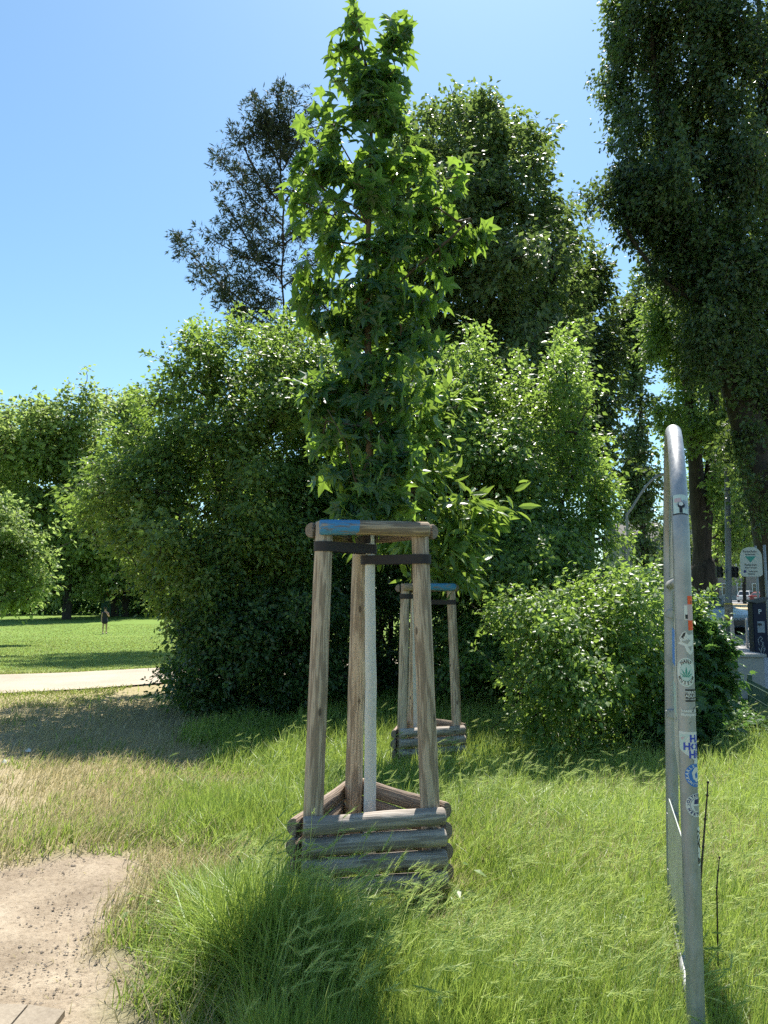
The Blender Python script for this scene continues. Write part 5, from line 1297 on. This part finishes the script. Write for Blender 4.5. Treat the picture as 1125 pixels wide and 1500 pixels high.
# litter
for i, (px, py, s_) in enumerate(((36, 1105, 0.07), (2, 1122, 0.05))):
    p = atg(px, py); mb = MB(); rg2 = random.Random(i)
    V = [(0, 0, 0.02), (s_, 0.01, 0.012), (s_*0.8, s_*0.6, 0.03), (0.01, s_*0.7, 0.015), (s_*0.4, s_*0.35, 0.05), (s_*0.5, -s_*0.2, 0.01)]
    mb.add(V, [(0, 5, 4), (5, 1, 4), (1, 2, 4), (2, 3, 4), (3, 0, 4)]); o = mb.build('paper_scrap', INK['white'], None, (p.x, p.y, p.z+0.02))
    tag(o, ['crumpled white paper scrap on the dry grass', 'smaller white paper scrap at the left edge of the dry grass'][i], 'litter', 'paper scraps')

# ------------------------------------------------------------------ street furniture
LP = gp(1066, 24.5)
lp = empty('signal_post', (LP[0], LP[1], 0.07)); tag(lp, 'grey signal post by the road with tape and posters round its foot', 'post')
mb = MB(); mb.tube([(0, 0, -.1), (0, 0, 1.35), (0.03, 0, 1.4), (.2, 0, 6.2), (.2, 0, 6.24)], [.125, .12, .10, .085, .05], 16); mb.build('pole', M['lamp_paint'], lp)
mb = MB(); mb.tube([(0, 0, 0.55), (0, 0, 1.12)], .127, 16); mb.build('poster_wrap', flat_mat('tattered posters', (0.28, 0.22, 0.16), 0.8, var=0.7, scale=14), lp)
for z in (0.62, 1.10):
    mb = MB(); mb.tube([(0, 0, z), (0, 0, z+0.045)], .130, 16); mb.build('yellow_tape', ink('yellow tape', (0.55, 0.42, 0.06)), lp)
M['signal'] = flat_mat('black signal housing', (0.015, 0.016, 0.016), 0.5)
for sx, lab in ((-1, 'traffic signal head hanging left of the grey signal post'), (1, 'traffic signal head hanging right of the grey signal post')):
    ts = empty('traffic_signal', (LP[0]+sx*0.25, LP[1], 2.05)); tag(ts, lab, 'traffic signal', 'signal heads on the signal post')
    mb = MB(); mb.box((0, 0, 0.17), (.20, .16, .36), None, .02); mb.build('housing', M['signal'], ts)
    for z in (0.08, 0.25):
        mb = MB(); mb.tube([(0, -.08, z), (0, -.16, z)], .07, 14, cap=False); mb.build('visor', M['signal'], ts)
    mb = MB(); mb.tube([(-sx*.08, 0, .17), (-sx*.2, 0, .17)], .015, 8); mb.build('bracket', M['signal'], ts)
# curved street lamp far behind, arm reaching right
ps = gp(922, 40); al = empty('street_lamp', ps); tag(al, 'distant street lamp with curved arm seen left of the metal frame', 'street lamp')
tz = at(925, 740, 40); pp = [Vector((0, 0, 0)), Vector((0, 0, tz.z-.5-ps[2]))]
for k in range(9):
    t = k/8; q = at(925+47*t, 745-50*math.sin(t*PI/2), 40); pp.append(q-Vector(ps))
mb = MB(); mb.tube(pp, [.08, .07]+[.06]*9, 8); mb.build('pole', M['lamp_paint'], al)
mb = MB(); q = at(976, 695, 40)-Vector(ps); mb.box(q, (.7, .25, .14), None, .04); mb.build('lamp_head', M['lamp_paint'], al)

# parking ticket sign
M['cream'] = flat_mat('cream sign face', (0.50, 0.50, 0.42), 0.5, var=0.06); M['post'] = flat_mat('galvanised post', (0.30, 0.30, 0.29), 0.5)
YS = 20.0; sp_ = at(1111, 870, YS); sg = empty('parking_sign', (sp_.x, YS, 0.07)); tag(sg, 'cream parking ticket sign with green triangle half hidden by the poplar trunk', 'sign')
k_ = YS/F; c = at(1100, 823, YS)
mb = MB(); mb.tube([(0, .03, 0), (0, .03, c.z+0.36)], .03, 10); mb.build('post', M['post'], sg)
P = rrect(32*k_, 43*k_, 5*k_, 5, rt=14*k_); mb = MB(); mb.prism([(p[0]+c.x-sp_.x, p[1]+c.z-.07) for p in P], -0.02, 0.0, 'y'); bd = mb.build('board', M['cream'], sg)
def onsign(VT, x, z, mat, name='lettering', off=-0.023): V, T = VT; W_ = np.stack([V[:, 0]+c.x-sp_.x+x*k_, np.full(len(V), off), V[:, 1]+c.z-.07+z*k_], 1); return mesh_obj(name, W_, T, mat, bd)
onsign(poly_tris([(-8*k_, 4*k_), (0, -5*k_), (8*k_, 4*k_)]), -1, 4, INK['green'], 'triangle')
for tx, z, s_ in (('Parkschein-', 15, 4.6), ('automat', 11, 4.6), ('Parkschein', -4.5, 4.2), ('hier lösen', -8.5, 4.2), ('Parkraum', -14, 3.4), ('736562', -17.8, 3.6)):
    onsign(text_tris(tx, s_*k_, 0.001), -1 if s_ != 3.4 else 2, z, INK['black'])
onsign(poly_tris(circ(2.2*k_, 10)), -10, -14, INK['navy'], 'emblem')

# parking meter
YM = 17.7; pm_ = at(1111, 960, YM); k_ = YM/F
pmt = empty('parking_meter', (pm_.x, YM, 0.05)); tag(pmt, 'dark blue ticket machine with slanted lid and graffiti on the pavement', 'parking meter')
M['navy'] = flat_mat('dark blue painted steel', (0.006, 0.010, 0.030), 0.5, spec=0.3)
hh = 1.33
mb = MB(); mb.box((0.02, 0, hh/2-.02), (20*k_, .26, hh-.06), None, .015); bdm = mb.build('cabinet', M['navy'], pmt)
mb = MB(); mb.prism([(-.20, hh-.03), (-.20, hh-.015), (.22, hh+.075), (.22, hh+.055), (.16, hh-.01), (-.05, hh-.06)], -.17, .15, 'y'); mb.build('lid', flat_mat('dark lid', (0.05, 0.055, 0.06), 0.4), pmt)
V, T = text_tris('P', .155, .002); mesh_obj('lettering', np.stack([V[:, 0]+.02, np.full(len(V), -.134), V[:, 1]+1.07], 1), T, INK['white'], bdm)
mb = MB(); mb.box((.03, -.133, .72), (.17, .006, .26), None, .002); fp = mb.build('front_panel', flat_mat('ticket panel', (0.25, 0.27, 0.28), 0.5, var=0.5, scale=18), pmt)
mb = MB(); mb.box((.0, -.138, .78), (.09, .006, .05)); mb.build('display', INK['black'], fp)
gr = []
for pts in ([(-.03, .30), (-.06, .42), (.0, .50), (.05, .46), (.0, .40), (.06, .36), (.02, .28)], [(.03, .25), (.07, .33), (.03, .18), (.08, .27), (.05, .12), (.10, .24)], [(-.05, .24), (-.01, .15), (.02, .26), (.0, .10)]):
    gr.append([Vector((p[0], -.134, p[1])) for p in pts])
mb = MB()
for g_ in gr: mb.tube(g_, .006, 5)
mb.build('graffiti', INK['white'], bdm)
# thin post right behind the machine
q = gp(1123, 19.0); mb = MB(); mb.tube([(0, 0, 0), (0, 0, 2.7)], .032, 10); o = mb.build('thin_post', M['post'], None, (q[0], q[1], 0.07)); tag(o, 'thin grey post just right of the ticket machine', 'post')

# bicycle racks
def rack(px, Y, rz, label):
    q = gp(px, Y); r_ = empty('bicycle_rack', (q[0], Y, .07), rz); tag(r_, label, 'bicycle rack', 'bicycle racks on the pavement')
    P = [Vector((-.30, 0, -.05)), Vector((-.30, 0, .45))]+[Vector((-.30*math.cos(a), 0, .45+.33*math.sin(a))) for a in [PI*k/10 for k in range(1, 10)]]+[Vector((.30, 0, .45)), Vector((.30, 0, -.05))]
    mb = MB(); mb.tube(P, .026, 10); mb.build('hoop', M['post'], r_)
    for sx in (-.3, .3): mb = MB(); mb.tube([(sx, 0, .02), (sx, 0, .03)], .06, 10); mb.build('foot_plate', M['post'], r_)
rack(1091, 20.6, 1.15, 'first bicycle hoop beside the ticket machine')
rack(1098, 22.0, 1.15, 'second bicycle hoop partly behind the first one')
rack(1070, 21.5, 1.05, 'bicycle hoop right behind the foot of the grey signal post')
# concrete utility box in the shrubbery
q = gp(1085, 11.6); ub = empty('utility_box', (q[0], 11.6, .0)); tag(ub, 'low grey concrete box half buried in the maple bush', 'utility box')
mb = MB(); mb.box((0, 0, .30), (.42, .4, .62), None, .015); mb.build('body', M['pave'], ub)
mb = MB(); mb.box((0, 0, .635), (.48, .46, .05), None, .01); mb.build('cover', M['stone'], ub)

# green wire mesh fence
M['fence'] = flat_mat('green coated wire', (0.02, 0.075, 0.055), 0.45)
f0 = Vector((4.73, 9.9, 0)); f1 = Vector((3.96, 6.9, 0))
fe = empty('wire_fence', (f0.x, f0.y, g1(f0.x, f0.y))); tag(fe, 'low dark green wire mesh fence at the right edge by the pavement', 'fence')
dv = (f1-f0); Lf = dv.length; du = dv.normalized(); FH = 0.52
mb = MB(); n = int(Lf/0.05)
for k in range(n+1): p = du*(k*Lf/n); mb.tube([p+Vector((0, 0, .03)), p+Vector((0, 0, FH+.03))], .0048, 4, smooth=False)
nn_ = Vector((du.y, -du.x, 0))
for z in (.05, .20, .35, .50):
    for s_ in (-1, 1): mb.tube([nn_*.006*s_+Vector((0, 0, z)), du*Lf+nn_*.006*s_+Vector((0, 0, z))], .006, 4, smooth=False)
mb.build('mesh_panel', M['fence'], fe)
for u in (0.0, Lf/2, Lf):
    mb = MB(); mb.box(du*u+Vector((0, 0, FH/2))-nn_*.03, (.05, .05, FH+.16), Quaternion((0, 0, 1), math.atan2(du.y, du.x)), .004); mb.build('fence_post', M['fence'], fe)

# ------------------------------------------------------------------ cars
M['glass'] = flat_mat('car glass', (0.02, 0.025, 0.03), 0.08, spec=0.8, var=0.0); M['tyre'] = flat_mat('tyre rubber', (0.02, 0.02, 0.02), 0.8); M['rim'] = flat_mat('wheel rim', (0.35, 0.35, 0.36), 0.35, metal=0.7)
M['plate'] = ink('number plate', (0.6, 0.6, 0.58)); M['lampred'] = ink('red lamp glass', (0.35, 0.01, 0.01), 0.2); M['lampclear'] = ink('clear lamp glass', (0.6, 0.62, 0.65), 0.15)
def car(loc, rz, col, label, grp, Lc=4.5, Wc=1.85, Hc=1.62, name='parked_car'):
    root = empty(name, loc, rz); tag(root, label, 'car', grp)
    paint = flat_mat('car paint '+label[:12], col, 0.25, spec=0.6, var=0.02)
    # cross sections along X (front at +X): x, half width low, z bottom, z belt, half width belt
    xs = [-Lc/2, -Lc/2+.12, -Lc/2+.7, -0.6, 0.4, 1.1, Lc/2-.35, Lc/2-.06, Lc/2]
    zb = [.48, .34, .26, .24, .24, .26, .28, .36, .46]; zt = [.86, 1.0, 1.02, 1.0, .99, .97, .86, .74, .62]; hw = [.78, .9, .93, .93, .93, .93, .9, .8, .66]
    mb = MB(); V = []; Fc = []
    for i, x_ in enumerate(xs):
        w_ = hw[i]*Wc/1.86
        V += [(x_, -w_*.9, zb[i]), (x_, -w_, zb[i]+.18), (x_, -w_, zt[i]-.14), (x_, -w_*.90, zt[i]), (x_, w_*.90, zt[i]), (x_, w_, zt[i]-.14), (x_, w_, zb[i]+.18), (x_, w_*.9, zb[i])]
    m = 8
    for i in range(len(xs)-1):
        for k in range(m): Fc.append((i*m+k, i*m+(k+1) % m, (i+1)*m+(k+1) % m, (i+1)*m+k))
    Fc += [tuple(range(m)), tuple((len(xs)-1)*m+k for k in range(m))]; mb.add(V, Fc, False)
    b_ = mb.build('body', paint, root)
    mb = MB(); w1, w2 = Wc*.44, Wc*.35
    cab = [(-Lc/2+.16, .98, w1), (-Lc/2+.62, Hc-.06, w2), (-Lc/2+1.1, Hc, w2), (.15, Hc-.03, w2), (.55, Hc-.12, w2*.98), (1.25, .96, w1*.96)]
    V = [(p[0], -p[2], p[1]) for p in cab]+[(p[0], p[2], p[1]) for p in cab]; n_ = len(cab)
    mb.add(V, [(i, i+1, i+1+n_, i+n_) for i in range(n_-1)]+[tuple(range(n_)), tuple(range(n_, 2*n_))]); mb.build('cabin', paint, root)
    def win(pts): mb = MB(); mb.add(pts, [tuple(range(len(pts)))]); return mb.build('window', M['glass'], root)
    for s_ in (-1, 1):
        f_ = lambda x_, z_: (x_, s_*(w1+.006-(w1-w2)*(z_-.98)/(Hc-.98)), z_)
        win([f_(-Lc/2+.45, 1.06), f_(-Lc/2+.72, Hc-.12), f_(-.42, Hc-.10), f_(-.42, 1.05)]); win([f_(-.34, 1.05), f_(-.34, Hc-.10), f_(.42, Hc-.16), f_(1.0, 1.05)])
    win([(-Lc/2+.20, -w1*.86, 1.05), (-Lc/2+.20, w1*.86, 1.05), (-Lc/2+.565, w2*.92, Hc-.12), (-Lc/2+.565, -w2*.92, Hc-.12)])
    win([(1.235, -w1*.86, 1.0), (1.235, w1*.86, 1.0), (.64, w2*.9, Hc-.14), (.64, -w2*.9, Hc-.14)])
    for x_ in (-Lc*.30, Lc*.31):
        for s_ in (-1, 1):
            mb = MB(); mb.tube([(x_, s_*(Wc/2-.20), .33), (x_, s_*(Wc/2+.005), .33)], .33, 20); wh = mb.build('wheel', M['tyre'], root)
            mb = MB(); mb.tube([(x_, s_*(Wc/2-.02), .33), (x_, s_*(Wc/2+.012), .33)], .20, 14); mb.build('rim', M['rim'], wh)
    for s_ in (-1, 1):
        mb = MB(); mb.box((-Lc/2+.05, s_*Wc*.38, .88), (.14, .34, .12), None, .02); mb.build('tail_light', M['lampred'], root)
        mb = MB(); mb.box((Lc/2-.12, s_*Wc*.33, .66), (.22, .36, .12), None, .03); mb.build('headlight', M['lampclear'], root)
        mb = MB(); mb.box((.75, s_*(Wc/2+.06), 1.04), (.12, .2, .12), None, .03); mb.build('mirror', paint, root)
    mb = MB(); mb.box((-Lc/2-.01, 0, .66), (.02, .5, .11)); mb.build('number_plate', M['plate'], root)
    mb = MB(); mb.box((Lc/2+.0, 0, .46), (.04, .9, .18), None, .01); mb.build('grille', M['signal'], root)
    return root
CG = 'cars on the street'
q = gp(1094, 106); car((q[0], 106, 0.04), math.radians(52), (0.60, 0.61, 0.63), 'white suv driving across the far end of the road', CG)
q = gp(1117, 104); car((q[0], 104, 0.04), math.radians(40), (0.16, 0.03, 0.03), 'dark red car beside the white suv at the far end', CG, 4.3, 1.78, 1.48)
q = gp(1049, 27.3); car((q[0]-.4, 28.3, 0.04), math.radians(-68), (0.42, 0.55, 0.66), 'pale blue car parked behind the shrub at the signal post', CG, 4.2, 1.75, 1.46)

# ------------------------------------------------------------------ buildings at the far end
def facade(name, x0, y0, rz, Wb, floors, cols, col, label, D=12, roofc=(0.06, 0.055, 0.05)):
    root = empty(name, (x0, y0, 0), rz); tag(root, label, 'building', 'buildings at the end of the street')
    H = floors*3.3+1.0; wm = flat_mat('render '+name+label[:6], col, 0.9, var=0.15, scale=1.5)
    mb = MB(); mb.box((Wb/2, D/2, H/2), (Wb, D, H)); mb.build('wall', wm, root)
    mb = MB(); mb.box((Wb/2, D/2, .45), (Wb+.12, D+.12, .9)); mb.build('plinth', M['stone'], root)
    mb = MB(); mb.box((Wb/2, D/2, H+.12), (Wb+.7, D+.7, .3)); mb.build('cornice', M['stone'], root)
    mb = MB(); mb.prism([(-.3, H+.27), (D/2, H+3.6), (D+.3, H+.27)], -.2, Wb+.2, 'x'); mb.build('roof', flat_mat('roof tiles '+label[:6], roofc, 0.8, scale=4), root)
    for f_ in range(floors):
        for k in range(cols):
            x_ = Wb*(k+.5)/cols; z_ = 1.9+f_*3.3
            mb = MB(); w_, h_ = 1.15, 1.75
            for bx in ((x_, 0, z_+h_/2+.06, w_+.24, .12), (x_, 0, z_-h_/2-.06, w_+.24, .12), (x_-w_/2-.06, 0, z_, .12, h_), (x_+w_/2+.06, 0, z_, .12, h_), (x_, 0, z_, .07, h_), (x_, 0, z_+.35, w_, .06)):
                mb.box((bx[0], -.04, bx[2]), (bx[3], .12, bx[4]))
            wf = mb.build('window', INK['white'], root)
            mb = MB(); mb.box((x_, -.012, z_), (w_, .02, h_)); mb.build('pane', M['glass'], wf)
    return root
q = at(1030, 866, 124); facade('apartment_building', q.x, 124, 0.0, 30, 4, 12, (0.25, 0.225, 0.20), 'grey brown building with white framed windows at the end of the road')
q = at(985, 866, 132); facade('apartment_building', q.x-8, 134, 0.0, 9, 3, 3, (0.17, 0.16, 0.15), 'lower dark building behind the middle poplar trunks')
# little kiosk with a red roof on the far side of the lawn
q = gp(170, 80); kk = empty('kiosk', (q[0], 80, g1(q[0], 80))); tag(kk, 'small green hut with a red roof under the far trees', 'hut')
mb = MB(); mb.box((0, 0, 1.1), (2.3, 2, 2.2)); mb.build('wall', flat_mat('dark green boards', (0.02, 0.08, 0.05), 0.7), kk)
mb = MB(); mb.prism([(-1.4, 2.15), (-1.25, 2.4), (0, 2.95), (1.25, 2.4), (1.4, 2.15)], -1.3, 1.3, 'y'); mb.build('roof', flat_mat('red roof', (0.45, 0.05, 0.03), 0.7), kk)
mb = MB(); mb.box((.3, -1.01, .95), (.8, .05, 1.9)); mb.build('door', M['bark_dark'], kk)

# ------------------------------------------------------------------ person on the lawn
def skin_mesh(nodes, edges, name, mat, parent, sub=1, root=0):
    me = bpy.data.meshes.new(name); me.from_pydata([n[0] for n in nodes], edges, []); me.update()
    o = bpy.data.objects.new(name, me); COL.objects.link(o)
    md = o.modifiers.new('skin', 'SKIN'); md.use_smooth_shade = True
    if not me.skin_vertices: 
        bm = bmesh.new(); bm.from_mesh(me); bm.verts.layers.skin.verify(); bm.to_mesh(me); bm.free()
    for i, n in enumerate(nodes):
        r = n[1]; me.skin_vertices[0].data[i].radius = r if isinstance(r, tuple) else (r, r); me.skin_vertices[0].data[i].use_root = (i == root)
    ms = o.modifiers.new('sub', 'SUBSURF'); ms.levels = sub; ms.render_levels = sub
    dg = bpy.context.evaluated_depsgraph_get(); dg.update(); m2 = bpy.data.meshes.new_from_object(o.evaluated_get(dg)); m2.name = name
    bpy.data.objects.remove(o); m2.materials.clear(); m2.materials.append(mat)
    o = bpy.data.objects.new(name, m2); COL.objects.link(o); o.parent = parent; return o
M['skin'] = flat_mat('skin', (0.45, 0.27, 0.19), 0.6, var=0.05); M['cloth'] = flat_mat('dark navy cloth', (0.018, 0.018, 0.035), 0.9); M['hair'] = flat_mat('dark hair', (0.04, 0.025, 0.018), 0.7); M['shoe'] = flat_mat('pale shoes', (0.3, 0.28, 0.26), 0.7)
PY = 46.5; q = gp(155.5, PY); pe = empty('person', q, 0.5); tag(pe, 'person in a dark dress standing alone on the lawn, one hand raised to the face', 'person')
pe.scale = (0.93, 0.93, 0.93)
N = [((0, 0, .93), (.15, .10)), ((0, 0, 1.05), (.12, .09)), ((0, .01, 1.25), (.15, .10)), ((0, .01, 1.40), (.10, .08)), ((0, 0, 1.47), .05), ((0, -.01, 1.56), (.075, .09)), ((0, -.01, 1.66), (.07, .085)),
     ((.17, .01, 1.38), .05), ((.24, 0, 1.12), .04), ((.12, -.20, 1.24), .032), ((.05, -.22, 1.40), .022),
     ((-.17, .01, 1.38), .05), ((-.22, .02, 1.10), .04), ((-.21, -.06, .86), .03), ((-.21, -.08, .80), .022),
     ((.09, 0, .84), .085), ((.10, -.02, .48), .055), ((.10, .02, .10), .036), ((.10, -.10, .04), .034),
     ((-.09, 0, .84), .085), ((-.10, .0, .48), .055), ((-.11, .03, .10), .036), ((-.12, -.09, .04), .034)]
E = [(0, 1), (1, 2), (2, 3), (3, 4), (4, 5), (5, 6), (3, 7), (7, 8), (8, 9), (9, 10), (3, 11), (11, 12), (12, 13), (13, 14), (0, 15), (15, 16), (16, 17), (17, 18), (0, 19), (19, 20), (20, 21), (21, 22)]
def fingers(pi, base, d, side):
    for k in range(4):
        b_ = Vector(base)+Vector(side)*(k-1.5)*.018; ln = (.05, .06, .055, .042)[k]; i0 = len(N)
        N.append((tuple(b_+Vector(d)*.03), .0095)); N.append((tuple(b_+Vector(d)*(.03+ln*.6)), .008)); N.append((tuple(b_+Vector(d)*(.03+ln)+Vector((0, -.01, 0))), .007)); E.extend([(pi, i0), (i0, i0+1), (i0+1, i0+2)])
    i0 = len(N); N.append((tuple(Vector(base)+Vector(side)*.035+Vector(d)*.01), .010)); N.append((tuple(Vector(base)+Vector(side)*.05+Vector(d)*.04), .008)); E.extend([(pi, i0), (i0, i0+1)])
fingers(10, (.05, -.22, 1.40), (-.15, .1, .98), (1, 0, 0)); fingers(14, (-.21, -.08, .80), (0, -.1, -1), (0, 1, 0))
N.append(((0, -.105, 1.59), .014)); E.append((5, len(N)-1))   # nose
bd = skin_mesh(N, E, 'body', M['skin'], pe, 1)
dn = [((0, 0, 1.40), (.13, .10)), ((0, .01, 1.25), (.175, .125)), ((0, 0, 1.06), (.15, .115)), ((0, 0, .88), (.20, .15)), ((0, 0, .62), (.235, .18)), ((.16, .01, 1.385), .062), ((-.16, .01, 1.385), .062)]
skin_mesh(dn, [(0, 1), (1, 2), (2, 3), (3, 4), (0, 5), (0, 6)], 'dress', M['cloth'], pe, 1, 1)
hn = [((0, .03, 1.64), (.092, .09)), ((0, .02, 1.70), (.07, .075)), ((0, .075, 1.55), (.07, .04)), ((0, .08, 1.42), (.055, .03))]
skin_mesh(hn, [(0, 1), (0, 2), (2, 3)], 'hair', M['hair'], pe, 1)
for s_ in (-1, 1):
    mb = MB(); mb.box((s_*.025, -.088, 1.625), (.018, .012, .008), None, .002); mb.build('eye', INK['black'], pe)
    mb = MB(); mb.box((s_*.108, -.06, .035), (.085, .25, .07), None, .025); mb.build('shoe', M['shoe'], pe)
mb = MB(); mb.box((0, -.092, 1.545), (.04, .01, .008), None, .002); mb.build('mouth', ink('lips', (.35, .12, .1)), pe)
